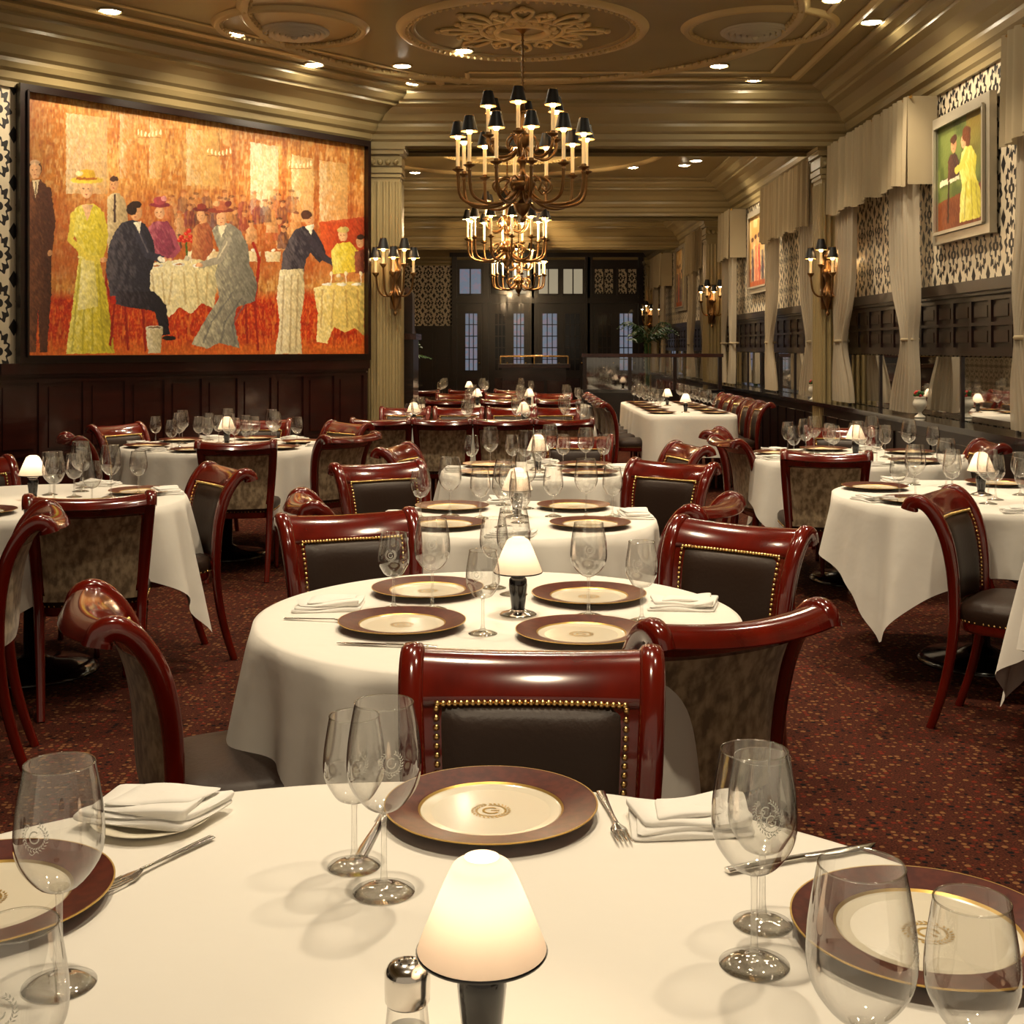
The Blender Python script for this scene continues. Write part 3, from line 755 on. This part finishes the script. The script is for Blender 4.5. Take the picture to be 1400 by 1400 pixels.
def cshade(b,x,y,z,s=1.0):
    b.lathe([(.045*s,0),(.024*s,.085*s)],20,'blackm',c=(x,y,z)); b.lathe([(.043*s,.001),(.0225*s,.084*s)],20,'shadein',c=(x,y,z))
    b.lathe([(.0455*s,0),(.0465*s,.002),(.0455*s,.005)],20,'brass',c=(x,y,z)); b.lathe([(.0243*s,.082*s),(.025*s,.086*s)],20,'brass',c=(x,y,z))
    b.ball((x,y,z+.006*s),.016*s,'bulb',8,6,(1,1,1.6))
def chandelier(x,y,lit):
    b=MB(); zt=CZ
    b.lathe(smoothprof([(.001,0),(.075,-.002),(.07,-.03),(.03,-.05),(.012,-.07)],2),24,'bronze',c=(0,0,zt))
    b.tube([(0,0,zt-.06),(0,0,3.38)],.008,'bronze',n=8)
    z=zt-.08
    while z>3.40:
        b.lathe([(.004,-.016),(.014,0),(.004,.016)],10,'bronze',c=(0,0,z)); z-=.04
    col=[(.001,2.36),(.012,2.37),(.022,2.39),(.012,2.41),(.03,2.43),(.055,2.47),(.06,2.50),(.03,2.53),(.02,2.56),(.035,2.58),(.085,2.62),(.10,2.66),(.07,2.70),(.03,2.73),(.022,2.80),(.045,2.83),(.025,2.86),(.02,2.92),(.05,2.95),(.07,3.0),(.055,3.03),(.022,3.06),(.018,3.18),(.03,3.2),(.018,3.24),(.014,3.34),(.022,3.36),(.008,3.39)]
    b.lathe(smoothprof(col,3),24,'bronze')
    L=[]
    def arm(a,R,z0,zdip,zc,tube_h,s):
        d=Vector((math.cos(a),math.sin(a),0))
        pts=[d*.05+Vector((0,0,z0)),d*(R*.35)+Vector((0,0,zdip+.02)),d*(R*.68)+Vector((0,0,zdip)),d*(R*.95)+Vector((0,0,zdip+.06)),d*R+Vector((0,0,zc))]
        b.tube(interp(pts,5),.013,'bronze',n=8)
        pts=[d*.06+Vector((0,0,z0+.06)),d*(R*.3)+Vector((0,0,z0+.10)),d*(R*.46)+Vector((0,0,z0+.05)),d*(R*.40)+Vector((0,0,z0-.01)),d*(R*.32)+Vector((0,0,z0+.02))]
        b.tube(interp(pts,5),.008,'bronze',n=6)
        px,py=d.x*R,d.y*R
        b.lathe(smoothprof([(.004,-.04),(.017,-.025),(.010,-.008),(.034,.006),(.046,.018),(.038,.018),(.020,.012),(.020,.035),(.017,.04)],2),16,'bronze',c=(px,py,zc))
        b.tube([(px,py,zc+.02),(px,py,zc+.03+tube_h)],.014,'candle',n=10)
        cshade(b,px,py,zc+tube_h+.01,s); L.append((px,py,zc+tube_h+.02))
    for i in range(12): arm(2*pi*i/12+.12,.49,2.60,2.49,2.74,.25,1.4)
    for i in range(6): arm(2*pi*i/6+.4,.28,2.92,2.85,2.99,.22,1.4)
    o=obj(b,'chandelier',loc=(x,y,0))
    if lit:
        for p in L: light('POINT','chandelier_lamp',p,7,(1,.70,.38),parent=o,rad=.016)
    else:
        for k in range(3):
            a=2.1*k; light('POINT','chandelier_lamp',(.36*math.cos(a),.36*math.sin(a),2.93),28,(1,.70,.38),parent=o,rad=.02)
chandelier(.08,9.4,True); chandelier(-.06,15.4,False); chandelier(.12,23.0,False)
def sconce(x,y,z,rz=0):
    b=MB()
    b.lathe(smoothprof([(.001,-.40),(.02,-.375),(.01,-.34),(.035,-.27),(.055,-.18),(.025,-.10),(.035,-.03),(.06,.02),(.035,.08),(.018,.14),(.035,.18),(.014,.24),(.001,.28)],3),16,'bronze',c=(0,-.06,0))
    b.box((0,-.008,-.03),(.11,.016,.6),'bronze')
    L=[]
    for dx,dy,h in ((-.18,-.12,.0),(0,-.24,.0),(.18,-.12,.0),(-.10,-.20,.08),(.10,-.20,.08)):
        pts=[Vector((0,-.06,-.10)),Vector((dx*.4,-.06+dy*.4,-.21)),Vector((dx*.85,dy*.9,-.16)),Vector((dx,dy,-.0+h))]
        b.tube(interp(pts,5),.010,'bronze',n=7)
        b.lathe([(.006,-.03),(.030,.0),(.036,.014),(.014,.014)],14,'bronze',c=(dx,dy,h))
        b.tube([(dx,dy,h+.01),(dx,dy,h+.16)],.012,'candle',n=9); cshade(b,dx,dy,h+.150,1.25); L.append((dx,dy,h+.165))
    o=obj(b,'wall_sconce',loc=(x,y,z),rz=rz)
    for p in L[:3]: light('POINT','sconce_lamp',p,3.8,(1,.70,.38),parent=o,rad=.012)
sconce(-1.12,11.985,2.12); sconce(3.05,12.07,2.12); sconce(3.08,19.2,2.12); sconce(3.08,27.8,2.12); sconce(-2.9,YB-.1,2.2)

# ------------------------------------------------------------------ paintings
def vnoise(x,y,seed):
    r=np.random.RandomState(seed); T=r.rand(64,64)
    xi=np.floor(x).astype(int); yi=np.floor(y).astype(int); fx=x-xi; fy=y-yi; fx=fx*fx*(3-2*fx); fy=fy*fy*(3-2*fy)
    g=lambda a,c:T[a%64,c%64]
    return (g(xi,yi)*(1-fx)+g(xi+1,yi)*fx)*(1-fy)+(g(xi,yi+1)*(1-fx)+g(xi+1,yi+1)*fx)*fy
def lin(c): return np.array([(v/255)**2.2 for v in c])
class Canvas:
    def __init__(s,X,Y,seed=0,warp=2.0):
        s.X=X+warp*(vnoise(X/3,Y/3,seed+1)-.5)*2; s.Y=Y+warp*(vnoise(X/3,Y/3,seed+2)-.5)*2
        s.C=np.zeros(X.shape+(3,))
        a=.5; xr=X*math.cos(a)-Y*math.sin(a); yr=X*math.sin(a)+Y*math.cos(a)
        s.s1=vnoise(xr/1.6,yr/6,seed+5); s.s2=.5*vnoise(xr/1.3,yr/5,seed+6)+.5*vnoise(X/4,Y/7,seed+8); s.lo=vnoise(X/14,Y/14,seed+7)
    def blend(s,m,c,a=1): m=(m*a)[...,None]; s.C=s.C*(1-m)+lin(c)*m
    def poly(s,P,c,a=1,c2=None):
        ins=np.zeros(s.X.shape,bool); n=len(P)
        for i in range(n):
            x0,y0=P[i]; x1,y1=P[(i+1)%n]
            if y0==y1: continue
            cnd=((y0>s.Y)!=(y1>s.Y)) & (s.X<(x1-x0)*(s.Y-y0)/(y1-y0)+x0); ins^=cnd
        ins=ins.astype(float)
        s.blend(ins,c,a)
        xs=[p[0] for p in P]; cx=(min(xs)+max(xs))/2; hw=(max(xs)-min(xs))/2+1e-3; side=np.clip((s.X-cx)/hw,-1,1)
        s.blend(ins*np.clip(side*.8+s.s1*1.0-.75,0,1),tuple(v*.5 for v in c),.75*a)
        if c2 is not None:
            s.blend(ins*np.clip(-side*.7+s.s2*1.6-.70,0,1),c2,.8*a)
    def ell(s,cx,cy,rx,ry,c,a=1,soft=0):
        d=np.sqrt(((s.X-cx)/rx)**2+((s.Y-cy)/ry)**2)
        m=np.clip((1-d)/.12,0,1)
        s.blend(m,c,a); s.blend(m*np.clip((s.X-cx)/rx+.1,0,1),tuple(v*.6 for v in c),.6*a)
    def line(s,P,w,c,a=1):
        for (x0,y0),(x1,y1) in zip(P[:-1],P[1:]):
            dx,dy=x1-x0,y1-y0; t=np.clip(((s.X-x0)*dx+(s.Y-y0)*dy)/(dx*dx+dy*dy+1e-9),0,1)
            d=np.hypot(s.X-x0-t*dx,s.Y-y0-t*dy); s.blend(np.clip((w-d)/.6,0,1),c,a)
    def face(s,cx,cy,rx,ry,c=(232,176,126)):
        s.ell(cx,cy,rx,ry,c)
        for sg in (-1,1): s.ell(cx+sg*rx*.36-rx*.12,cy-ry*.08,rx*.17,ry*.08,(120,76,52),.8)
        s.line([(cx-rx*.1,cy),(cx-rx*.2,cy+ry*.25)],rx*.08,(170,110,76),.7); s.ell(cx-rx*.12,cy+ry*.5,rx*.22,ry*.07,(176,80,62),.8)
def canvas_mesh(name,NX,NY,w,h,painter):
    u,v=np.meshgrid(np.linspace(0,1,NX),np.linspace(0,1,NY))
    C=painter(u,v); me=bpy.data.meshes.new(name)
    co=np.stack([(u-.5)*w,np.zeros_like(u),v*h],-1).reshape(-1,3)
    i=np.arange(NX*NY).reshape(NY,NX); F=np.stack([i[:-1,:-1],i[:-1,1:],i[1:,1:],i[1:,:-1]],-1).reshape(-1,4)
    me.from_pydata(co.tolist(),[],F.tolist())
    at=me.color_attributes.new('paint','FLOAT_COLOR','POINT'); rgba=np.ones((NX*NY,4),np.float32); rgba[:,:3]=np.clip(C.reshape(-1,3),0,1)
    at.data.foreach_set('color',rgba.ravel()); me.materials.append(M['oil']); me.update(); return me
def mural(u,v):
    s=u*11.8/(9.26+u*(11.8-9.26)); X=35+s*462; top=120+s*72; Y=488-v*(488-top)
    k=Canvas(X,Y,3,.8)
    n1=vnoise(X/26,Y/34,11); n2=vnoise(X/2.2,Y/18,12); n3=vnoise(X/6,Y/6,13); n4=vnoise(X/1.4,Y/2.5,14); n5=vnoise(X/1.8,Y/7,15)
    k.C=lin((186,116,48))*np.ones_like(k.C)
    k.blend(np.clip((n1-.35)*2,0,1),(216,160,82),.7); k.blend(np.clip((n2-.5)*3,0,1),(150,76,34),.5); k.blend(np.clip((n3-.55)*3,0,1),(232,194,124),.35); k.blend(np.clip((n5-.6)*4,0,1),(240,208,140),.35); k.blend(np.clip((.32-n5)*4,0,1),(134,58,28),.5)
    k.blend(np.clip((90-X)/50,0,1)*np.clip((300-Y)/80,.3,1),(120,64,34),.7)
    k.blend(np.clip((Y-250)/40,0,1)*np.clip((390-Y)/20,0,1),(172,78,36),.6)
    for x0,x1,y0,y1,c in ((92,148,150,262,(226,200,150)),(342,380,188,290,(248,236,200)),(398,428,205,300,(232,198,136)),(436,474,212,300,(236,192,122)),(205,222,160,240,(222,176,102)),(255,300,170,250,(220,176,98)),(165,185,150,240,(200,138,72))):
        k.poly([(x0,y0),(x1,y0+6),(x1,y1),(x0,y1)],c,.5,(252,240,206)); k.blend((n5>.55)*(k.X>x0)*(k.X<x1)*(k.Y>y0)*(k.Y<y1)*1.0,(190,140,76),.4)
    for x in (320,388,432,480): k.line([(x,150),(x,310)],3,(150,72,32),.5)
    fl=np.clip((Y-388-12*n1)/14,0,1); k.blend(fl,(184,50,20),1); k.blend(fl*np.clip((n4-.45)*3,0,1),(226,104,36),.6); k.blend(fl*np.clip((n3-.55)*4,0,1),(140,24,14),.6); k.blend(fl*np.clip((n5-.6)*4,0,1),(232,136,60),.5)
    k.blend(fl*np.clip((Y-462)/20,0,1),(226,130,50),.45)
    for cx,cy in ((300,205),(410,222),(205,180)):
        k.line([(cx,cy-40),(cx,cy)],.7,(120,80,40),.8)
        for j in range(7): k.ell(cx-15+5*j,cy-1.5*abs(j-3),1.3,4,(255,240,190),.9)
        k.line([(cx-15,cy+3),(cx+15,cy+3)],.9,(140,90,40),.8)
    R=random.Random(4)
    for j in range(52):
        cx=R.uniform(225,405); cy=R.uniform(262,318); c=R.choice([(150,56,32),(176,94,48),(104,64,50),(196,138,80),(128,46,38),(200,150,100),(90,60,58)])
        al=.5+.4*(cy-262)/56
        k.poly([(cx-7,cy+5),(cx-3,cy),(cx+3,cy),(cx+7,cy+5),(cx+8,cy+24),(cx-8,cy+24)],c,al,tuple(min(255,v+50) for v in c)); k.ell(cx,cy-3,3.4,4.6,(214,152,98),al+.1); k.ell(cx,cy-7,4.4,2.2,R.choice([(110,44,32),(70,42,34),(186,100,50)]),al)
    k.blend((Y<330)*(Y>250)*np.clip((n5-.5)*3,0,1),(206,136,70),.4)
    for j in range(5):
        cx=265+j*27; k.poly([(cx-11,342),(cx+11,342),(cx+9,356),(cx-9,356)],(232,214,164),.8,(250,244,220)); k.ell(cx,340,3,2,(250,240,220))
    k.poly([(436,300),(497,292),(497,350),(440,352)],(176,52,28),.8,(220,100,46))
    # left standing man
    k.poly([(38,250),(46,243),(58,243),(66,252),(72,290),(72,400),(66,482),(56,482),(54,420),(51,482),(42,482),(38,400)],(84,50,36),1,(136,86,56)); k.ell(50,228,9.6,13,(70,44,32)); k.face(50,230,7.8,12,(222,170,124)); k.ell(50,219,7,4,(214,176,138),.8); k.poly([(46,243),(56,243),(51,268)],(222,202,164)); k.line([(51,246),(51,262)],1,(40,24,20))
    k.line([(68,256),(74,300),(70,340)],4,(78,44,32)); k.ell(70,344,3.5,4.5,(206,150,104))
    k.poly([(148,266),(154,261),(164,261),(172,270),(178,310),(172,370),(148,360)],(182,158,116),1,(222,204,160)); k.line([(158,264),(158,300)],2,(70,50,44)); k.face(157,249,6.5,9,(212,154,104)); k.ell(157,241,6.5,4,(74,44,30))
    # yellow lady
    k.poly([(104,282),(112,277),(130,276),(140,284),(148,305),(142,325),(136,350),(146,392),(158,484),(92,484),(103,400),(110,350),(106,325),(97,312)],(212,194,56),1,(250,240,140))
    for x0,x1 in ((108,100),(116,114),(124,128),(132,143)): k.line([(x0+3,360),(x1,480)],1.6,(150,142,40),.6)
    k.line([(110,350),(136,350)],2.2,(236,226,140)); k.poly([(113,353),(130,353),(136,418),(108,424)],(236,224,136),.8,(252,246,196))
    k.line([(102,290),(98,326),(120,350),(142,353)],4.2,(226,206,80)); k.ell(143,354,5,4,(228,170,118)); k.line([(140,290),(146,320),(140,348)],4,(204,184,56))
    k.poly([(113,277),(129,277),(121,300)],(234,186,140)); k.face(120,256,9,13,(234,182,134)); k.ell(120,243,24,5,(236,202,70)); k.ell(120,236,13,9,(220,174,48)); k.line([(107,241),(133,241)],2,(166,92,36)); k.ell(110,234,5,4,(240,230,176))
    # central table
    k.poly([(192,364),(215,357),(245,353),(275,354),(298,359),(300,372),(292,422),(276,414),(262,430),(246,420),(232,434),(220,418),(212,424),(200,395)],(228,214,160),1,(252,246,214))
    for x0,x1 in ((208,214),(222,226),(236,232),(252,254),(268,272),(284,282)): k.line([(x0,372),(x1,416)],1.6,(178,150,92),.6)
    for cx,cy in ((215,362),(245,360),(272,362)): k.ell(cx,cy,9,2.6,(252,250,240)); k.ell(cx,cy,5,1.4,(186,130,76))
    for cx in (228,236,262,285): k.line([(cx,344),(cx,358)],.7,(250,246,230)); k.ell(cx,344,2.2,3.6,(248,236,200),.9)
    k.line([(255,328),(256,352)],1.6,(60,90,30)); k.ell(256,352,4,4,(210,200,170))
    for dx,dy in ((-6,0),(0,-5),(6,-1),(2,4),(-3,5),(8,5),(-9,4),(4,-9)): k.ell(255+dx,322+dy,3.4,3.2,(206,36,26)); k.ell(254+dx,321+dy,1.4,1.2,(240,110,80))
    # seated ladies
    k.poly([(204,308),(212,300),(230,300),(238,312),(242,335),(236,354),(206,354),(200,332)],(138,58,80),1,(206,120,130)); k.line([(236,314),(244,340),(234,352)],3.6,(158,74,92)); k.ell(233,353,3.5,2.6,(234,174,124)); k.face(219,288,7,9.5,(230,174,128)); k.ell(219,277,15,4,(140,48,62)); k.ell(219,271,9,6,(172,72,78)); k.ell(225,268,4,4,(226,146,144))
    k.poly([(264,310),(270,304),(284,301),(290,310),(292,340),(280,354),(262,352)],(160,86,56),1,(210,148,90)); k.face(275,292,6,8.5,(228,170,120)); k.ell(275,283,12,3.4,(110,40,34)); k.ell(276,279,7,4.5,(140,54,42))
    # dark seated man with chair
    for L_ in ([(158,412),(152,472)],[(196,420),(200,480)],[(172,416),(176,478)]): k.line(L_,2,(146,30,18))
    k.poly([(150,404),(206,408),(208,417),(152,415)],(186,42,24)); k.line([(150,360),(146,385),(152,408)],2,(150,32,20))
    k.poly([(158,314),(168,302),(184,298),(200,304),(210,325),(214,350),(206,374),(206,404),(152,404),(146,366),(150,335)],(44,42,54),1,(98,92,100))
    k.line([(190,318),(202,346),(222,353)],5.5,(54,52,66)); k.line([(192,318),(203,343)],1.2,(110,104,112),.7); k.ell(226,353,4.5,3.4,(230,168,118)); k.line([(220,352),(223,354)],3.6,(240,236,220))
    k.poly([(158,398),(212,398),(228,418),(233,458),(222,460),(212,426),(160,416)],(34,30,40),1,(78,70,80)); k.ell(232,463,10,3.6,(24,18,20)); k.face(187,288,8.5,11.5,(222,164,112)); k.ell(181,283,8,9,(46,30,24)); k.ell(186,277,9,5,(50,32,26)); k.poly([(184,302),(194,299),(192,318)],(238,230,204))
    # grey-blue lady
    k.line([(346,330),(354,350),(352,380),(348,412)],2.4,(160,40,22))
    for L_ in ([(322,418),(316,472)],[(348,414),(353,480)],[(336,418),(338,470)]): k.line(L_,2,(150,34,20))
    k.poly([(290,312),(298,304),(314,302),(328,312),(338,332),(342,362),(352,386),(348,412),(324,420),(320,440),(328,478),(300,470),(284,478),(262,472),(276,446),(300,406),(294,372),(302,350)],(132,128,114),1,(208,200,168))
    for P_ in ([(318,400),(290,440),(278,470)],[(330,408),(308,440),(302,470)],[(336,412),(318,446),(322,472)]): k.line(P_,1.5,(92,92,92),.6)
    k.line([(312,326),(300,354),(276,361)],5,(160,152,134)); k.line([(311,328),(299,352)],1.3,(220,210,176),.7); k.ell(273,361,4.5,3.2,(234,174,126)); k.face(303,296,7.5,10.5,(226,168,120)); k.ell(302,284,19,4,(138,58,42)); k.ell(303,278,12,7,(184,100,64)); k.ell(312,275,5,4.5,(120,42,38)); k.ell(296,275,5,4,(216,166,114))
    k.poly([(298,306),(310,305),(303,322)],(240,226,190))
    # waiter bending
    k.poly([(396,322),(404,310),(418,305),(430,312),(440,330),(446,348),(436,358),(424,344),(418,352),(414,374),(384,376),(386,345)],(50,44,54),1,(106,96,100))
    k.line([(424,324),(442,350),(458,361)],4.4,(58,50,60)); k.ell(462,363,4.5,3.4,(226,164,110)); k.line([(456,359),(459,362)],3.4,(240,236,216)); k.face(422,296,7,10,(218,158,106)); k.ell(418,290,8,7,(84,52,38)); k.poly([(416,306),(429,303),(425,318)],(238,230,204))
    k.poly([(382,368),(414,366),(416,400),(410,440),(412,486),(376,486),(382,440),(378,405)],(220,204,156),1,(252,244,212))
    for x0,x1 in ((388,384),(398,396),(407,404)): k.line([(x0,376),(x1,482)],1.5,(160,132,86),.6)
    # right table and diners
    k.poly([(452,340),(460,330),(478,328),(488,340),(490,370),(454,374)],(214,192,54),1,(246,234,130)); k.face(468,319,6.5,8.5,(228,174,124)); k.ell(468,311,9,4.5,(204,180,106)); k.poly([(484,342),(497,338),(497,372),(484,372)],(110,52,36),1,(160,84,54)); k.face(491,328,5.5,8.5,(210,156,110)); k.ell(492,321,6,4,(60,40,30))
    k.poly([(428,394),(450,386),(480,384),(497,386),(497,462),(484,450),(470,456),(456,448),(446,472),(432,470),(434,430)],(228,202,110),1,(252,238,180))
    for x0,x1 in ((440,438),(456,452),(472,474),(488,490)): k.line([(x0,396),(x1,448)],1.5,(176,136,66),.6)
    for cx in (446,466,486): k.ell(cx,388,7,2.2,(250,246,232)); k.line([(cx+6,374),(cx+6,386)],.8,(250,244,226)); k.ell(cx+6,373,2.2,3.6,(244,230,190)); 
    k.ell(462,380,6,4,(206,160,90)); k.ell(462,376,3,3,(240,226,190))
    k.poly([(200,448),(224,448),(220,484),(204,484)],(200,186,144),1,(244,236,208)); k.ell(212,448,12,2.6,(240,236,212)); k.ell(212,448,9,1.6,(130,100,70))
    g=.72+.28*vnoise(X/1.3,Y/3,21)+.26*vnoise(X/2.6,Y/2.6,22); return k.C*g[...,None]*.95
def frame(b,w,h,fw,fd,k,z0=0):
    for (cx,cz,sx,sz) in ((0,-fw/2,w+2*fw,fw),(0,h+fw/2,w+2*fw,fw),(-w/2-fw/2,h/2,fw,h),(w/2+fw/2,h/2,fw,h)):
        b.box((cx,-fd/2+.01,cz+z0),(sx,fd,sz),k)
    iw=fw*.3
    for (cx,cz,sx,sz) in ((0,-iw/2+.01,w,iw),(0,h+iw/2-.01,w,iw),(-w/2-iw/2+.01,h/2,iw,h),(w/2+iw/2-.01,h/2,iw,h)):
        b.box((cx,-fd-.005,cz+z0),(sx,.02,sz),k)
Wm,Hm=3.40,1.99
m0=PA+dirv*(.02+.05+Wm/2)+nrm*.03
e=empty('mural_painting',(m0.x,m0.y,1.35),rz=angW+pi)
put(canvas_mesh('canvas',760,460,Wm,Hm,mural),'canvas',(0,-.02,0),parent=e)
b=MB(); frame(b,Wm,Hm,.05,.07,'darkwood'); b.box((0,.012,Hm/2),(Wm+.04,.02,Hm),'darkwood'); obj(b,'frame',parent=e)
def lovers(u,v):
    X=u*100; Y=(1-v)*110; k=Canvas(X,Y,5,.8); k.C=lin((112,124,62))*np.ones_like(k.C)
    k.blend(np.clip((vnoise(X/9,Y/12,31)-.4)*3,0,1),(70,84,40),.8); k.blend((X>60)*np.clip((60-Y)/50,0,1),(150,120,50),.7)
    k.poly([(0,78),(100,70),(100,110),(0,110)],(110,54,30),1,(150,84,46)); k.poly([(4,56),(46,54),(46,60),(4,62)],(236,226,190)); k.line([(24,60),(22,100)],2,(60,34,20))
    k.poly([(22,38),(28,33),(38,32),(44,40),(46,56),(22,58)],(70,44,40),1,(110,70,54)); k.face(34,24,6,8,(214,150,104)); k.ell(34,18,7,5,(80,46,30))
    k.poly([(50,36),(58,30),(70,32),(80,44),(78,60),(90,84),(92,104),(46,104),(48,78),(52,66),(46,54)],(204,194,66),1,(246,240,150))
    for q in ((60,66,56,100),(70,66,72,100),(78,70,84,100)): k.line([(q[0],q[1]),(q[2],q[3])],1.4,(140,130,40),.6)
    k.line([(60,38),(50,48),(40,50)],4,(214,196,84)); k.face(55,24,6,8,(226,168,122)); k.ell(60,18,9,8,(110,60,34)); k.ell(64,24,5,8,(110,60,34))
    return k.C*1.0
def generic(seed):
    def f(u,v):
        X=u*100; Y=(1-v)*110; k=Canvas(X,Y,seed,.8); k.C=lin((206,160,90))*np.ones_like(k.C)
        k.blend(np.clip((vnoise(X/12,Y/12,seed)-.4)*3,0,1),(236,206,150),.8); k.poly([(0,80),(100,76),(100,110),(0,110)],(160,70,36),1,(200,110,50))
        R=random.Random(seed)
        for j in range(5):
            cx=14+j*18; c=R.choice([(190,60,40),(60,50,70),(230,190,80),(200,110,80)]); cy=40+R.uniform(-4,10)
            k.poly([(cx-6,cy+8),(cx+6,cy+8),(cx+10,100),(cx-10,100)],c,1,(230,200,150)); k.face(cx,cy,5,7,(230,170,120)); k.ell(cx,cy-6,7,4,(90,50,40))
        return k.C
    return f
def wallpic(yc,zb,w,h,painter):
    e=empty('framed_painting',(XR-.03,yc,zb),rz=-pi/2)
    put(canvas_mesh('canvas',200,160,w,h,painter),'canvas',(0,-.025,0),parent=e)
    b=MB(); frame(b,w,h,.08,.05,'picframe'); b.box((0,.012,h/2),(w+.1,.02,h+.1),'picframe'); obj(b,'frame',parent=e)
wallpic(8.98,2.28,.98,.80,lovers); wallpic(16.35,2.22,1.2,.95,generic(8)); wallpic(24.0,2.2,1.1,1.1,generic(15))

# ------------------------------------------------------------------ plants, urns, partitions
def palm(x,y,h,s,pot=True,z=0):
    b=MB(); R=random.Random(int(x*100))
    if pot: b.lathe(smoothprof([(.001,0),(.13,0),(.16,.15),(.18,.32),(.15,.34),(.001,.33)],2),20,'whitecer')
    for j in range(5): b.tube([(0,0,.3),(R.uniform(-.05,.05),R.uniform(-.05,.05),h*.5)],.015,'leaf',n=6)
    for j in range(16):
        a=2*pi*j/16+R.uniform(-.2,.2); d=Vector((math.cos(a),math.sin(a),0)); t=Vector((-d.y,d.x,0)); l=s*R.uniform(.7,1.1); up=R.uniform(.2,.9)
        st=[Vector((0,0,h*.5))+d*l*q+Vector((0,0,up*l*math.sin(q*2.4))) for q in (0,.2,.4,.6,.8,1)]
        b.tube(st,.006,'leaf',n=5)
        for i in range(12):
            q=.15+.85*i/11; f=q*5; i0=min(4,int(f)); p=st[i0].lerp(st[i0+1],f-i0)
            for sg in (-1,1):
                ll=.30*s*math.sin(pi*min(1,q+.12))+.05; tip=p+t*sg*ll+d*ll*.5-Vector((0,0,ll*.35))
                b.add([p,p+d*.03+t*sg*ll*.4,tip,p-d*.012+t*sg*ll*.4],[(0,1,2,3)],'leaf',False)
    obj(b,'potted_palm',loc=(x,y,z))
palm(-1.55,15.7,2.4,.48); palm(2.35,21.5,3.0,.5)
b=MB(); 
b.box((0,0,.75),(.12,.7,1.5),'darkwood'); b.box((0,0,1.53),(.18,.78,.06),'redwood'); b.box((0,-.2,1.75),(.10,.30,.45),'darkwood')
b.tube(interp([(0,-.35,2.0),(0,-.15,1.95),(0,.05,1.7),(0,.35,1.58)],5),.035,'redwood',n=8)
obj(b,'wood_partition',loc=(-1.06,12.95,0))
b=MB()
b.box((0,0,.40),(1.9,.14,.80),'darkwood'); b.box((0,0,.82),(1.96,.22,.04),'black')
for xx in (-.93,-.31,.31,.93): b.box((xx,0,1.06),(.05,.05,.46),'darkwood')
b.box((0,0,1.31),(1.94,.10,.05),'redwood')
b.box((0,0,1.06),(1.86,.008,.44),'glass')
obj(b,'glass_divider',loc=(1.93,17.1,0))
b=MB()
b.box((0,0,.55),(1.0,.5,1.1),'darkwood'); b.box((0,0,1.13),(1.12,.6,.06),'redwood')
for xx in (-.35,0,.35): b.box((xx,-.26,.55),(.3,.02,.7),'redwood')
b.tube([(-.53,-.28,1.28),(.53,-.28,1.28)],.015,'brass',n=8)
for xx in (-.53,0,.53): b.tube([(xx,-.28,1.15),(xx,-.28,1.28)],.012,'brass',n=8)
obj(b,'host_stand',loc=(.35,19.8,0))
def urn(x,y):
    b=MB(); b.lathe(smoothprof([(.001,0),(.04,0),(.036,.012),(.015,.03),(.016,.045),(.045,.08),(.052,.11),(.042,.14),(.046,.155),(.042,.155),(.038,.14)],3),24,'whitecer')
    R=random.Random(3)
    for j in range(10): b.ball((R.uniform(-.03,.03),R.uniform(-.03,.03),.165+R.uniform(0,.03)),.016,'red' if j%2 else 'leaf',7,5)
    obj(b,'flower_urn',loc=(x,y,.887))
urn(3.10,9.45); urn(3.06,12.62)
# ------------------------------------------------------------------ world, camera
w=bpy.data.worlds.new('dim_room'); S.world=w; w.use_nodes=True
w.node_tree.nodes['Background'].inputs[0].default_value=(1,.80,.56,1); w.node_tree.nodes['Background'].inputs[1].default_value=.26
cam=bpy.data.cameras.new('camera'); co=bpy.data.objects.new('camera',cam); COL.objects.link(co); S.camera=co
co.location=(0,0,1.42); co.rotation_euler=(pi/2,0,0)
cam.sensor_width=36; cam.lens=36*1700/1400; cam.shift_y=-225/1400; cam.clip_start=.02; cam.clip_end=100
